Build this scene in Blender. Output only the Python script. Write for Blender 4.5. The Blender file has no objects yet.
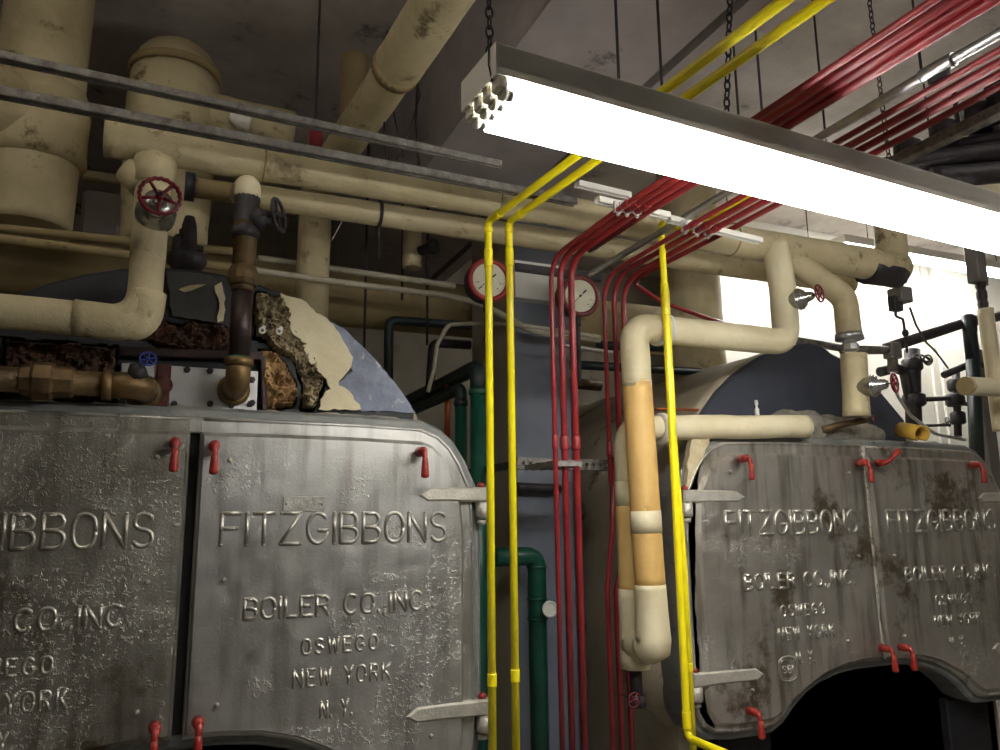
import bpy, math, random
from mathutils import Vector, noise, Matrix
random.seed(7)
S=bpy.context.scene; COL=S.collection
PI=math.pi
# ------------------------------------------------------------------ camera
FL=783.87; YAW,PITCH,ROLL=0.40904856,0.1876707,-0.01086664
CAM=Vector((0,0,1.55))
fw=Vector((math.sin(YAW)*math.cos(PITCH),math.cos(YAW)*math.cos(PITCH),math.sin(PITCH)))
r0=Vector((math.cos(YAW),-math.sin(YAW),0)); u0=r0.cross(fw)
rt=r0*math.cos(ROLL)+u0*math.sin(ROLL); up=-r0*math.sin(ROLL)+u0*math.cos(ROLL)
cd=bpy.data.cameras.new('camera'); cam=bpy.data.objects.new('camera',cd); COL.objects.link(cam)
cam.matrix_world=Matrix(((rt.x,up.x,-fw.x,CAM.x),(rt.y,up.y,-fw.y,CAM.y),(rt.z,up.z,-fw.z,CAM.z),(0,0,0,1)))
cd.sensor_width=36; cd.lens=FL/1000*36; cd.clip_start=.02; S.camera=cam
def ray(x,y): return fw+rt*((x-500)/FL)-up*((y-375)/FL)
def aty(x,y,Y): d=ray(x,y); return CAM+d*(Y/d.y)
def atz(x,y,Z): d=ray(x,y); return CAM+d*((Z-1.55)/d.z)
def rw(px,P): return px/2*((Vector(P)-CAM).dot(fw))/FL      # radius from a width in pixels
# ------------------------------------------------------------------ materials
def lin(c):
    c/=255.0
    return c/12.92 if c<=.04045 else ((c+.055)/1.055)**2.4
def rgb(r,g,b): return (lin(r),lin(g),lin(b),1)
def mat(name,c1,c2=None,rough=.5,metal=0,scale=6,bump=0,bscale=40,c3=None,c3lo=.62,c3scale=3,emit=None,stretch=None,spec=None,detail=6,rvar=0):
    m=bpy.data.materials.new(name); m.use_nodes=True; nt=m.node_tree; N=nt.nodes; L=nt.links
    b=N['Principled BSDF']; b.inputs['Roughness'].default_value=rough; b.inputs['Metallic'].default_value=metal
    if spec is not None: b.inputs['Specular IOR Level'].default_value=spec
    if emit:
        b.inputs['Emission Color'].default_value=emit[0]; b.inputs['Emission Strength'].default_value=emit[1]
    tc=N.new('ShaderNodeNewGeometry'); src=tc.outputs['Position']
    if stretch:
        mp=N.new('ShaderNodeMapping'); mp.inputs['Scale'].default_value=stretch; L.new(src,mp.inputs['Vector']); s2=mp.outputs['Vector']
    else: s2=src
    if c2 is None: b.inputs['Base Color'].default_value=c1; colout=None
    else:
        n=N.new('ShaderNodeTexNoise'); n.inputs['Scale'].default_value=scale; n.inputs['Detail'].default_value=detail; n.inputs['Roughness'].default_value=.62
        L.new(s2,n.inputs['Vector'])
        r=N.new('ShaderNodeValToRGB'); r.color_ramp.elements[0].position=.34; r.color_ramp.elements[1].position=.66
        r.color_ramp.elements[0].color=c1; r.color_ramp.elements[1].color=c2; L.new(n.outputs['Fac'],r.inputs['Fac']); colout=r.outputs['Color']
        if c3:
            n3=N.new('ShaderNodeTexNoise'); n3.inputs['Scale'].default_value=c3scale; n3.inputs['Detail'].default_value=9; n3.inputs['Roughness'].default_value=.7
            L.new(src,n3.inputs['Vector'])
            r3=N.new('ShaderNodeValToRGB'); r3.color_ramp.elements[0].position=c3lo; r3.color_ramp.elements[1].position=c3lo+.08
            r3.color_ramp.elements[0].color=(0,0,0,1); r3.color_ramp.elements[1].color=(1,1,1,1); L.new(n3.outputs['Fac'],r3.inputs['Fac'])
            mx=N.new('ShaderNodeMixRGB'); L.new(r3.outputs['Color'],mx.inputs['Fac']); L.new(colout,mx.inputs['Color1']); mx.inputs['Color2'].default_value=c3; colout=mx.outputs['Color']
        L.new(colout,b.inputs['Base Color'])
    if rvar:
        nr=N.new('ShaderNodeTexNoise'); nr.inputs['Scale'].default_value=14; nr.inputs['Detail'].default_value=5; L.new(src,nr.inputs['Vector'])
        mr=N.new('ShaderNodeMapRange'); mr.inputs[1].default_value=.3; mr.inputs[2].default_value=.7; mr.inputs[3].default_value=rough-rvar; mr.inputs[4].default_value=rough+rvar
        L.new(nr.outputs['Fac'],mr.inputs[0]); L.new(mr.outputs[0],b.inputs['Roughness'])
    if bump:
        nb=N.new('ShaderNodeTexNoise'); nb.inputs['Scale'].default_value=bscale; nb.inputs['Detail'].default_value=6; nb.inputs['Roughness'].default_value=.6
        L.new(src,nb.inputs['Vector']); bp=N.new('ShaderNodeBump'); bp.inputs['Strength'].default_value=bump; bp.inputs['Distance'].default_value=.01
        L.new(nb.outputs['Fac'],bp.inputs['Height']); L.new(bp.outputs['Normal'],b.inputs['Normal'])
    return m
M={}
def door_mat(name,a,bb,c,lo,blist,mb=.13,st=.75):
    """aluminium paint over cast iron: mottled, flaking in blisters, brown run-down streaks"""
    m=mat(name,a,bb,rough=.4,metal=.88,scale=2.6,bump=mb,bscale=120,c3=c,c3lo=lo,c3scale=2.4,rvar=.1)
    nt=m.node_tree; N=nt.nodes; L=nt.links; b=N['Principled BSDF']
    geo=[n for n in N if n.bl_idname=='ShaderNodeNewGeometry'][0]
    mp=N.new('ShaderNodeMapping'); mp.inputs['Scale'].default_value=(9,9,.9); L.new(geo.outputs['Position'],mp.inputs['Vector'])
    ns=N.new('ShaderNodeTexNoise'); ns.inputs['Scale'].default_value=2.2; ns.inputs['Detail'].default_value=7; L.new(mp.outputs['Vector'],ns.inputs['Vector'])
    rs=N.new('ShaderNodeValToRGB'); rs.color_ramp.elements[0].position=.48; rs.color_ramp.elements[1].position=.78; rs.color_ramp.elements[0].color=(0,0,0,1); rs.color_ramp.elements[1].color=(st,st,st,1)
    L.new(ns.outputs['Fac'],rs.inputs['Fac'])
    old=b.inputs['Base Color'].links[0].from_socket
    mx=N.new('ShaderNodeMixRGB'); L.new(rs.outputs['Color'],mx.inputs['Fac']); L.new(old,mx.inputs['Color1']); mx.inputs['Color2'].default_value=rgb(96,88,74)
    L.new(mx.outputs['Color'],b.inputs['Base Color'])
    # blisters
    v=N.new('ShaderNodeTexNoise'); v.inputs['Scale'].default_value=46; v.inputs['Detail'].default_value=3; v.inputs['Roughness'].default_value=.8; L.new(geo.outputs['Position'],v.inputs['Vector'])
    msk=N.new('ShaderNodeTexNoise'); msk.inputs['Scale'].default_value=3.2; msk.inputs['Detail'].default_value=4; L.new(geo.outputs['Position'],msk.inputs['Vector'])
    mr=N.new('ShaderNodeMapRange'); mr.inputs[1].default_value=blist; mr.inputs[2].default_value=blist+.15; L.new(msk.outputs['Fac'],mr.inputs[0])
    vr=N.new('ShaderNodeMapRange'); vr.inputs[1].default_value=.53; vr.inputs[2].default_value=.62; L.new(v.outputs['Fac'],vr.inputs[0])
    mul=N.new('ShaderNodeMath'); mul.operation='MULTIPLY'; L.new(mr.outputs[0],mul.inputs[0]); L.new(vr.outputs[0],mul.inputs[1])
    bp=N.new('ShaderNodeBump'); bp.inputs['Strength'].default_value=.8; bp.inputs['Distance'].default_value=.006; L.new(mul.outputs[0],bp.inputs['Height'])
    ob=b.inputs['Normal'].links[0].from_socket; L.new(ob,bp.inputs['Normal']); L.new(bp.outputs['Normal'],b.inputs['Normal'])
    return m
M['door']=door_mat('aluminium_paint',rgb(200,200,197),rgb(176,175,170),rgb(132,122,102),.62,.54,.12,.6)
M['doorL']=door_mat('flaking_aluminium_paint',rgb(178,176,168),rgb(148,144,134),rgb(104,92,72),.56,.44,.2,.8)
M['door2']=door_mat('dull_aluminium_paint',rgb(196,192,184),rgb(166,160,150),rgb(110,98,80),.57,.56,.15,.95)
M['door2'].node_tree.nodes['Principled BSDF'].inputs['Metallic'].default_value=.8
M['frame']=mat('grey_frame_paint',rgb(150,142,128),rgb(175,170,158),rough=.55,metal=.35,scale=8,bump=.6,bscale=50,c3=rgb(95,82,66),c3lo=.56,c3scale=9)
M['outerframe']=mat('outer_frame_paint',rgb(112,116,116),rgb(132,132,128),rough=.55,metal=.3,scale=8,bump=.4,bscale=50,c3=rgb(90,80,66),c3lo=.6,c3scale=9)
M['greysheet']=mat('grey_sheet',rgb(84,82,80),rgb(66,66,66),rough=.7,scale=6,bump=.3,bscale=24,c3=rgb(104,98,88),c3lo=.62,c3scale=8)
M['cement']=mat('grey_cement',rgb(150,144,132),rgb(112,106,96),rough=.9,scale=12,bump=1.0,bscale=40,c3=rgb(206,198,176),c3lo=.64,c3scale=12)
M['gap_shade']=mat('gap_shade_black',rgb(12,10,9),rgb(20,17,15),rough=.95)  # near-black that paints in the shade of the open door gap
M['hinge']=mat('hinge_paint',rgb(178,174,162),rgb(200,196,186),rough=.45,metal=.5,scale=18,bump=.35,bscale=90,c3=rgb(120,95,70),c3lo=.66,c3scale=20)
M['letter']=mat('lettering_paint',rgb(196,194,186),rgb(170,166,156),rough=.3,metal=.9,scale=20,bump=.3,bscale=120)
M['cream']=mat('cream_canvas',rgb(202,190,154),rgb(172,158,122),rough=.6,scale=3.5,bump=.5,bscale=22,c3=rgb(120,104,76),c3lo=.58,c3scale=6)
M['cream2']=mat('cream_canvas_clean',rgb(226,216,184),rgb(208,196,160),rough=.6,scale=4,bump=.3,bscale=26,c3=rgb(170,150,112),c3lo=.66,c3scale=8)
M['creamdark']=mat('stained_canvas',rgb(168,150,108),rgb(140,122,84),rough=.7,scale=3,bump=.35,bscale=18,c3=rgb(88,72,48),c3lo=.6,c3scale=4)
M['tan']=mat('tan_jacket',rgb(220,184,116),rgb(206,166,98),rough=.55,scale=5,bump=.25,bscale=30,c3=rgb(170,130,72),c3lo=.64,c3scale=7)
M['shell']=mat('boiler_lagging',rgb(184,174,152),rgb(156,146,126),rough=.8,scale=2.2,bump=.6,bscale=9,c3=rgb(74,64,50),c3lo=.58,c3scale=3)
M['cream_rough']=mat('crumbling_lagging',rgb(206,196,164),rgb(176,160,124),rough=.85,scale=8,bump=1.0,bscale=24,c3=rgb(104,84,58),c3lo=.6,c3scale=10)
M['yellow']=mat('yellow_paint',rgb(240,226,28),rgb(232,212,18),rough=.32,scale=12,bump=.1,bscale=60)
M['red']=mat('red_paint',rgb(146,40,44),rgb(122,30,36),rough=.35,scale=10,bump=.12,bscale=60,c3=rgb(92,16,22),c3lo=.66,c3scale=14)
M['latch']=mat('red_lever_paint',rgb(160,48,36),rgb(128,32,28),rough=.35,scale=40,bump=.2,bscale=120,c3=rgb(206,180,160),c3lo=.74,c3scale=50)
M['wheelred']=mat('handwheel_red',rgb(120,20,36),rgb(90,14,26),rough=.4,scale=40)
M['green']=mat('green_paint',rgb(22,84,66),rgb(16,66,54),rough=.35,scale=8,bump=.2,bscale=40,c3=rgb(40,50,44),c3lo=.66,c3scale=9)
M['darkgreen']=mat('blackgreen_paint',rgb(22,38,38),rgb(30,48,46),rough=.45,scale=9,bump=.3,bscale=40)
M['black']=mat('black_iron',rgb(34,31,35),rgb(58,53,56),rough=.5,scale=12,bump=.4,bscale=40)
M['bbase']=mat('black_boiler_base',rgb(16,16,20),rgb(26,25,30),rough=.75,scale=5,bump=.4,bscale=30)
M['navy']=mat('dark_blue_head_paint',rgb(58,62,76),rgb(46,50,62),rough=.55,scale=4,bump=.35,bscale=14,c3=rgb(84,86,94),c3lo=.68,c3scale=6)
M['blackhead']=mat('black_head_paint',rgb(34,36,40),rgb(48,50,54),rough=.6,scale=4,bump=.3,bscale=18,c3=rgb(70,70,72),c3lo=.68,c3scale=5)
M['bluegrey']=mat('blue_grey_jacket',rgb(128,136,158),rgb(92,98,118),rough=.5,scale=9,bump=.5,bscale=20,c3=rgb(184,186,190),c3lo=.6,c3scale=10,stretch=(1,1,.6))
M['column']=mat('blue_grey_column_paint',rgb(124,130,144),rgb(106,112,128),rough=.6,scale=3,bump=.25,bscale=25,c3=rgb(120,126,138),c3lo=.7,c3scale=8)
M['concrete']=mat('concrete_soffit',rgb(214,206,200),rgb(174,166,160),rough=.9,scale=2.2,bump=.5,bscale=12,c3=rgb(112,104,102),c3lo=.58,c3scale=2.2)
M['beam']=mat('beam_concrete',rgb(186,178,178),rgb(162,154,154),rough=.9,scale=2.5,bump=.4,bscale=14,c3=rgb(100,92,92),c3lo=.62,c3scale=4)
M['wallw']=mat('white_wall',rgb(226,224,214),rgb(214,210,198),rough=.8,scale=2,bump=.2,bscale=20)
M['wallg']=mat('dingy_wall',rgb(176,168,152),rgb(150,142,126),rough=.9,scale=2,bump=.3,bscale=16,c3=rgb(80,72,60),c3lo=.6)
M['wallf']=mat('dark_wall',rgb(84,80,74),rgb(70,66,60),rough=.9,scale=2)
M['floor']=mat('painted_floor',rgb(138,134,128),rgb(120,116,110),rough=.8,scale=3,bump=.3,bscale=20)
M['silver']=mat('galvanised_steel',rgb(206,206,206),rgb(180,180,182),rough=.3,metal=.85,scale=20,bump=.15,bscale=70)
M['strut']=mat('dusty_strut_steel',rgb(136,132,126),rgb(92,88,82),rough=.55,metal=.5,scale=22,bump=.5,bscale=60,c3=rgb(90,82,76),c3lo=.55,c3scale=30)
M['rod']=mat('dark_rod_steel',rgb(58,52,54),rough=.6,metal=.4)
M['brass']=mat('old_bronze',rgb(110,88,56),rgb(76,60,38),rough=.55,metal=.5,scale=14,bump=.3,bscale=50,c3=rgb(66,48,28),c3lo=.6,c3scale=12)
M['brassbright']=mat('bronze_elbow',rgb(124,100,62),rgb(94,74,46),rough=.45,metal=.6,scale=16,bump=.15,bscale=60)
M['brownpipe']=mat('brown_iron_pipe',rgb(66,50,46),rgb(44,34,34),rough=.38,metal=.45,scale=12,bump=.3,bscale=50)
M['plate']=mat('bright_cover_plate',rgb(214,214,214),rgb(194,192,190),rough=.4,metal=.45,scale=10,bump=.15,bscale=60,c3=rgb(120,112,104),c3lo=.7,c3scale=18)
M['rust']=mat('brown_rust',rgb(92,42,34),rgb(70,32,28),rough=.7,scale=20,bump=.5,bscale=50)
M['wool']=mat('torn_insulation',rgb(190,156,104),rgb(112,78,46),rough=.95,scale=9,bump=1.0,bscale=40,c3=rgb(206,190,156),c3lo=.6,c3scale=12)
M['wooldark']=mat('charred_insulation',rgb(92,60,40),rgb(46,34,28),rough=.95,scale=14,bump=1.0,bscale=40,c3=rgb(184,150,100),c3lo=.62,c3scale=14)
M['plasterflake']=mat('grey_cement_crust',rgb(178,164,130),rgb(98,82,58),rough=.95,scale=16,bump=1.0,bscale=60,c3=rgb(54,40,30),c3lo=.54,c3scale=18)
M['chassis']=mat('white_enamel',rgb(238,234,222),rough=.5)
M['holder']=mat('lampholder_plastic',rgb(230,226,210),rough=.4)
M['tube']=mat('fluorescent_tube',rgb(255,255,255),rough=.4,emit=((1,.985,.94,1),35))
M['tube2']=mat('far_tube',rgb(255,255,255),rough=.4,emit=((1,.985,.95,1),60))
M['tube3']=mat('added_fill_tube',rgb(255,255,255),rough=.4,emit=((1,.96,.9,1),25))  # for the added unseen lamp that fills the right side
M['tube4']=mat('left_aisle_tube',rgb(255,255,255),rough=.4,emit=((1,.93,.82,1),15))
M['tubeend']=mat('tube_cap_metal',rgb(150,150,148),rough=.3,metal=.8)
M['gaugeface']=mat('gauge_face_white',rgb(214,210,186),rough=.5)
M['gaugerim']=mat('gauge_rim_red',rgb(150,36,40),rough=.35)
M['gaugerim2']=mat('gauge_rim_maroon',rgb(118,50,52),rough=.35)
M['ink']=mat('gauge_black_ink',rgb(18,18,18),rough=.5)
M['blue']=mat('handwheel_blue',rgb(36,52,130),rough=.4)
M['whitecable']=mat('white_flexible_conduit',rgb(196,190,170),rgb(170,164,146),rough=.5,scale=30,bump=.3,bscale=90)
M['greybox']=mat('grey_box_paint',rgb(120,116,110),rgb(104,100,96),rough=.5,scale=10)
M['ochre']=mat('ochre_pipe_jacket',rgb(206,166,64),rgb(186,146,52),rough=.7,scale=12,bump=.3,bscale=50)
M['white']=mat('white_paint',rgb(226,224,216),rough=.5)
M['chrome']=mat('worn_chrome',rgb(200,200,198),rgb(160,158,150),rough=.22,metal=.9,scale=14,bump=.2,bscale=40)
M['copper']=mat('copper_tube',rgb(170,90,50),rough=.4,metal=.7)
# ------------------------------------------------------------------ mesh collection
class MB:
    def __init__(s): s.v=[];s.f=[];s.sm=[]
    def add(s,vs,fs,smooth=False):
        b=len(s.v); s.v+=[tuple(v) for v in vs]
        for i,f in enumerate(fs):
            s.f.append(tuple(b+k for k in f)); s.sm.append(smooth if isinstance(smooth,bool) else smooth[i])
    def box(s,lo,hi,M4=None,bev=0):
        x0,y0,z0=lo;x1,y1,z1=hi
        if bev>0:
            bev=min(bev,(x1-x0)*.45,(y1-y0)*.45,(z1-z0)*.45)
            vs=[];idx={}
            for a in (0,1):
                for b in (0,1):
                    for c in (0,1):
                        X=(x0,x1)[a];Y=(y0,y1)[b];Z=(z0,z1)[c]; sx=(bev,-bev)[a];sy=(bev,-bev)[b];sz=(bev,-bev)[c]
                        idx[a,b,c,0]=len(vs);vs.append((X,Y+sy,Z+sz)); idx[a,b,c,1]=len(vs);vs.append((X+sx,Y,Z+sz)); idx[a,b,c,2]=len(vs);vs.append((X+sx,Y+sy,Z))
            fs=[]
            for a in (0,1): fs.append((idx[a,0,0,0],idx[a,1,0,0],idx[a,1,1,0],idx[a,0,1,0]))
            for b in (0,1): fs.append((idx[0,b,0,1],idx[1,b,0,1],idx[1,b,1,1],idx[0,b,1,1]))
            for c in (0,1): fs.append((idx[0,0,c,2],idx[1,0,c,2],idx[1,1,c,2],idx[0,1,c,2]))
            for a in (0,1):
                for b in (0,1): fs.append((idx[a,b,0,0],idx[a,b,1,0],idx[a,b,1,1],idx[a,b,0,1]))
                for c in (0,1): fs.append((idx[a,0,c,0],idx[a,1,c,0],idx[a,1,c,2],idx[a,0,c,2]))
            for b in (0,1):
                for c in (0,1): fs.append((idx[0,b,c,1],idx[1,b,c,1],idx[1,b,c,2],idx[0,b,c,2]))
            for k,i in idx.items(): pass
            for a in (0,1):
                for b in (0,1):
                    for c in (0,1): fs.append((idx[a,b,c,0],idx[a,b,c,1],idx[a,b,c,2]))
        else:
            vs=[(x0,y0,z0),(x1,y0,z0),(x1,y1,z0),(x0,y1,z0),(x0,y0,z1),(x1,y0,z1),(x1,y1,z1),(x0,y1,z1)]
            fs=[(0,3,2,1),(4,5,6,7),(0,1,5,4),(1,2,6,5),(2,3,7,6),(3,0,4,7)]
        if M4: vs=[M4@Vector(v) for v in vs]
        s.add(vs,fs)
    def bar(s,a,b,w,h,bev=0,upv=(0,0,1)):
        a=Vector(a);b=Vector(b);d=(b-a);L=d.length;d.normalize()
        u=Vector(upv); x=d.cross(u)
        if x.length<1e-4: x=d.cross(Vector((1,0,0)))
        x.normalize(); u=x.cross(d)
        M4=Matrix(((d.x,x.x,u.x,a.x),(d.y,x.y,u.y,a.y),(d.z,x.z,u.z,a.z),(0,0,0,1)))
        s.box((0,-w/2,-h/2),(L,w/2,h/2),M4,bev)
    def tube(s,pts,r,seg=16,caps=True,lump=0,step=.04,seed=0,closed=False,ls=6):
        pts=[Vector(p) for p in pts]; n=len(pts)
        rs=list(r) if hasattr(r,'__len__') else [r]*n
        if len(rs)!=n:
            q=rs; rs=[]
            for i in range(n):
                t=i*(len(q)-1)/(n-1); k=min(int(t),len(q)-2); rs.append(q[k]+(q[k+1]-q[k])*(t-k))
        if lump>0:
            np_,nr=[pts[0]],[rs[0]]
            for i in range(n-1):
                L=(pts[i+1]-pts[i]).length; k=max(1,int(L/step))
                for j in range(1,k+1): t=j/k; np_.append(pts[i].lerp(pts[i+1],t)); nr.append(rs[i]+(rs[i+1]-rs[i])*t)
            pts,rs,n=np_,nr,len(np_)
        T=[]
        for i in range(n):
            if closed: d=pts[(i+1)%n]-pts[i-1]
            else: d=pts[min(i+1,n-1)]-pts[max(i-1,0)]
            if d.length<1e-9: d=T[-1] if T else Vector((0,0,1))
            T.append(d.normalized())
        ref=Vector((0,0,1)) if abs(T[0].z)<.9 else Vector((0,1,0))
        x=T[0].cross(ref).normalized(); vs=[]
        for i in range(n):
            x=(x-T[i]*x.dot(T[i])); x.normalize(); y=T[i].cross(x)
            for k in range(seg):
                a=2*PI*k/seg; d=x*math.cos(a)+y*math.sin(a); rr=rs[i]
                if lump>0:
                    q=pts[i]+d*rr; rr*=1+lump*noise.noise(q*ls+Vector((seed,0,0)))+lump*.4*noise.noise(q*ls*3+Vector((0,seed,0)))
                vs.append(pts[i]+d*rr)
        fs=[];sm=[]
        for i in range(n if closed else n-1):
            for k in range(seg):
                j=(i+1)%n
                fs.append((i*seg+k,i*seg+(k+1)%seg,j*seg+(k+1)%seg,j*seg+k)); sm.append(True)
        if caps and not closed:
            fs.append(tuple(range(seg-1,-1,-1))); sm.append(False)
            fs.append(tuple((n-1)*seg+k for k in range(seg))); sm.append(False)
        s.add(vs,fs,sm)
    def cyl(s,a,b,r,seg=20): s.tube([a,b],r,seg)
    def disc_steps(s,a,axis,prof,seg=24,smooth=True):
        """lathe: prof = (distance along the axis, radius)"""
        a=Vector(a);axis=Vector(axis).normalized(); ref=Vector((0,0,1)) if abs(axis.z)<.9 else Vector((1,0,0))
        x=axis.cross(ref).normalized();y=axis.cross(x); vs=[];fs=[];sm=[]
        for (t,r) in prof:
            for k in range(seg): vs.append(a+axis*t+(x*math.cos(2*PI*k/seg)+y*math.sin(2*PI*k/seg))*r)
        for i in range(len(prof)-1):
            for k in range(seg): fs.append((i*seg+k,i*seg+(k+1)%seg,(i+1)*seg+(k+1)%seg,(i+1)*seg+k)); sm.append(smooth)
        fs.append(tuple(range(seg-1,-1,-1)));sm.append(False);fs.append(tuple((len(prof)-1)*seg+k for k in range(seg)));sm.append(False)
        s.add(vs,fs,sm)
    def hexn(s,a,axis,r,h): s.disc_steps(a,axis,[(0,r),(h,r)],6,False)
    def ring(s,c,axis,R,r,seg=32,sub=8,scal=0,ns=14):
        c=Vector(c);axis=Vector(axis).normalized(); ref=Vector((0,0,1)) if abs(axis.z)<.9 else Vector((1,0,0))
        x=axis.cross(ref).normalized();y=axis.cross(x)
        pts=[];rr=[]
        for k in range(seg):
            a=2*PI*k/seg; RR=R+scal*math.cos(a*ns); pts.append(c+(x*math.cos(a)+y*math.sin(a))*RR); rr.append(r)
        s.tube(pts,rr,sub,closed=True)
    def prism(s,poly,y0,y1):
        """poly in XZ, extruded along Y"""
        n=len(poly); vs=[(p[0],y0,p[1]) for p in poly]+[(p[0],y1,p[1]) for p in poly]
        s.add(vs,[tuple(range(n)),tuple(range(2*n-1,n-1,-1))]+[(i,(i+1)%n,n+(i+1)%n,n+i) for i in range(n)])
    def build(s,name,m,parent=None,at=None):
        """vertices are in world space (or in the parent's space when at is given)"""
        off=Vector((0,0,0))
        if at is None:
            p=parent
            while p is not None: off+=p.location; p=p.parent
        me=bpy.data.meshes.new(name); me.from_pydata([tuple(Vector(v)-off) for v in s.v],[],s.f)
        me.polygons.foreach_set('use_smooth',s.sm); me.update()
        me.materials.append(M[m]); o=bpy.data.objects.new(name,me); COL.objects.link(o)
        if parent: o.parent=parent
        if at is not None: o.location=at
        return o
def fix_normals():
    import bmesh
    done=set()
    for o in S.objects:
        if o.type=='MESH' and o.data.name not in done:
            done.add(o.data.name); bm=bmesh.new(); bm.from_mesh(o.data); bmesh.ops.recalc_face_normals(bm,faces=bm.faces); bm.to_mesh(o.data); bm.free()
def tag(o,label,cat,group=None):
    o['label']=label;o['category']=cat
    if group:o['group']=group
    return o
def thing(name,label,cat,loc=(0,0,0),group=None):
    o=bpy.data.objects.new(name,None);o.location=loc;o.empty_display_size=.1;COL.objects.link(o); return tag(o,label,cat,group)
def struct(name,mb,m):
    o=mb.build(name,m);o['kind']='structure';return o
def fillet(pts,R,k=7):
    pts=[Vector(p) for p in pts]; out=[pts[0]]
    for i in range(1,len(pts)-1):
        a,b,c=pts[i-1],pts[i],pts[i+1]; d1=(a-b);d2=(c-b)
        r=R[i-1] if hasattr(R,'__len__') else R
        ang=d1.angle(d2)
        if ang>PI-.02: out.append(b); continue
        t=min(r/math.tan(ang/2),d1.length*.49,d2.length*.49); d1.normalize();d2.normalize()
        p0=b+d1*t;p1=b+d2*t
        for j in range(k+1):
            u=j/k; out.append(p0*(1-u)**2+b*2*u*(1-u)+p1*u*u)
    out.append(pts[-1]); return out
def handwheel(parent,c,axis,R,m,spokes=5,stem=.05,name='handwheel',stemm='black'):
    c=Vector(c);axis=Vector(axis).normalized()
    b=MB(); b.ring(c,axis,R,R*.11,40,8,R*.03,20)
    ref=Vector((0,0,1)) if abs(axis.z)<.9 else Vector((1,0,0)); x=axis.cross(ref).normalized();y=axis.cross(x)
    for k in range(spokes):
        a=2*PI*k/spokes+.3; d=x*math.cos(a)+y*math.sin(a); b.tube([c-axis*R*.12,c+d*R*.5-axis*R*.06,c+d*R],[R*.13,R*.1,R*.09],8)
    b.disc_steps(c-axis*R*.25,axis,[(0,R*.2),(R*.4,R*.2),(R*.45,R*.12)],12)
    w=b.build(name,m,parent)
    b=MB(); b.cyl(c-axis*stem,c+axis*R*.3,R*.08,8); b.hexn(c+axis*R*.2,axis,R*.12,R*.1); b.build('valve_stem',stemm,parent)
    return w
# ------------------------------------------------------------------ SETTING
b=MB();b.box((-4,-2.2,-.1),(10,8.1,0));struct('floor',b,'floor')
b=MB();b.box((-4,-2.2,4.2),(10,8.1,4.3));struct('ceiling',b,'concrete')
b=MB();b.box((-4,7.0,0),(10,7.1,4.2));struct('wall_back',b,'wallg')
b=MB();b.box((-4.1,-2.2,0),(-4,8.1,4.2));struct('wall_left',b,'wallg')
b=MB();b.box((10,-2.2,0),(10.1,8.1,4.2));struct('wall_right',b,'wallw')
b=MB();b.box((-4,-2.3,0),(10,-2.2,4.2));struct('wall_front',b,'wallf')
# white painted partition at the far right
b=MB();b.box((aty(712,300,5.2).x,5.2,0),(10,5.3,4.2));struct('wall_partition',b,'wallw')
b=MB();b.box((1.24,-2.2,3.5),(1.90,7.0,4.2));b.box((1.24,-2.2,3.485),(1.36,7.0,3.505));struct('ceiling_beam',b,'beam')
b=MB();b.box((1.93,-2.2,3.48),(2.02,7.0,4.2));struct('ceiling_beam_edge',b,'beam')
# column between the boilers
cp=aty(517,600,3.9)
b=MB();b.box((cp.x,3.9,0),(cp.x+.36,4.5,4.2),bev=.012);struct('column',b,'column')
b=MB();b.box((cp.x-.012,3.9,0),(cp.x+.001,4.5,4.2));struct('column_side',b,'wallg')
# ------------------------------------------------------------------ LETTERING (round strokes cast on the doors)
def arc(cx,cy,rx,ry,a0,a1,n=10): return [(cx+rx*math.cos(math.radians(a0+(a1-a0)*i/n)),cy+ry*math.sin(math.radians(a0+(a1-a0)*i/n))) for i in range(n+1)]
G={
'F':(.62,[[(0,0),(0,1),(.62,1)],[(0,.52),(.5,.52)]]),
'I':(.0,[[(0,0),(0,1)]]),
'T':(.7,[[(0,1),(.7,1)],[(.35,0),(.35,1)]]),
'Z':(.72,[[(.02,1),(.7,1),(0,0),(.72,0)]]),
'G':(.74,[arc(.37,.5,.37,.5,45,330,18)+[(.74,.42),(.42,.42)]]),
'B':(.62,[[(0,0),(0,1),(.36,1)]+arc(.36,.76,.22,.24,90,-90,8)+[(0,.52)],[(.36,.52)]+arc(.36,.26,.26,.26,90,-90,8)+[(0,0)]]),
'O':(.68,[[(.34+.34*math.copysign(abs(math.cos(t))**.75,math.cos(t)),.5+.5*math.copysign(abs(math.sin(t))**.9,math.sin(t))) for t in [2*PI*i/22 for i in range(23)]]]),
'N':(.66,[[(0,0),(0,1),(.66,0),(.66,1)]]),
'S':(.6,[arc(.3,.76,.28,.24,30,270,12)[:-1]+arc(.3,.26,.29,.26,90,-150,12)]),
'L':(.56,[[(0,1),(0,0),(.56,0)]]),
'E':(.58,[[(.58,1),(0,1),(0,0),(.58,0)],[(0,.52),(.48,.52)]]),
'R':(.64,[[(0,0),(0,1),(.36,1)]+arc(.36,.75,.25,.25,90,-90,8)+[(0,.5)],[(.34,.5),(.64,0)]]),
'C':(.7,[arc(.36,.5,.36,.5,48,312,18)]),
'W':(.86,[[(0,1),(.2,0),(.43,.9),(.66,0),(.86,1)]]),
'Y':(.66,[[(0,1),(.33,.5),(.66,1)],[(.33,.5),(.33,0)]]),
'K':(.62,[[(0,0),(0,1)],[(.6,1),(0,.42)],[(.2,.58),(.62,0)]]),
'.':(.06,[[(.03,0),(.03,.07)]]),',':(.08,[[(.06,.06),(.0,-.14)]]),':':(.06,[[(.03,.15),(.03,.2)],[(.03,.55),(.03,.6)]]),
' ':(.34,[])}
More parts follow.
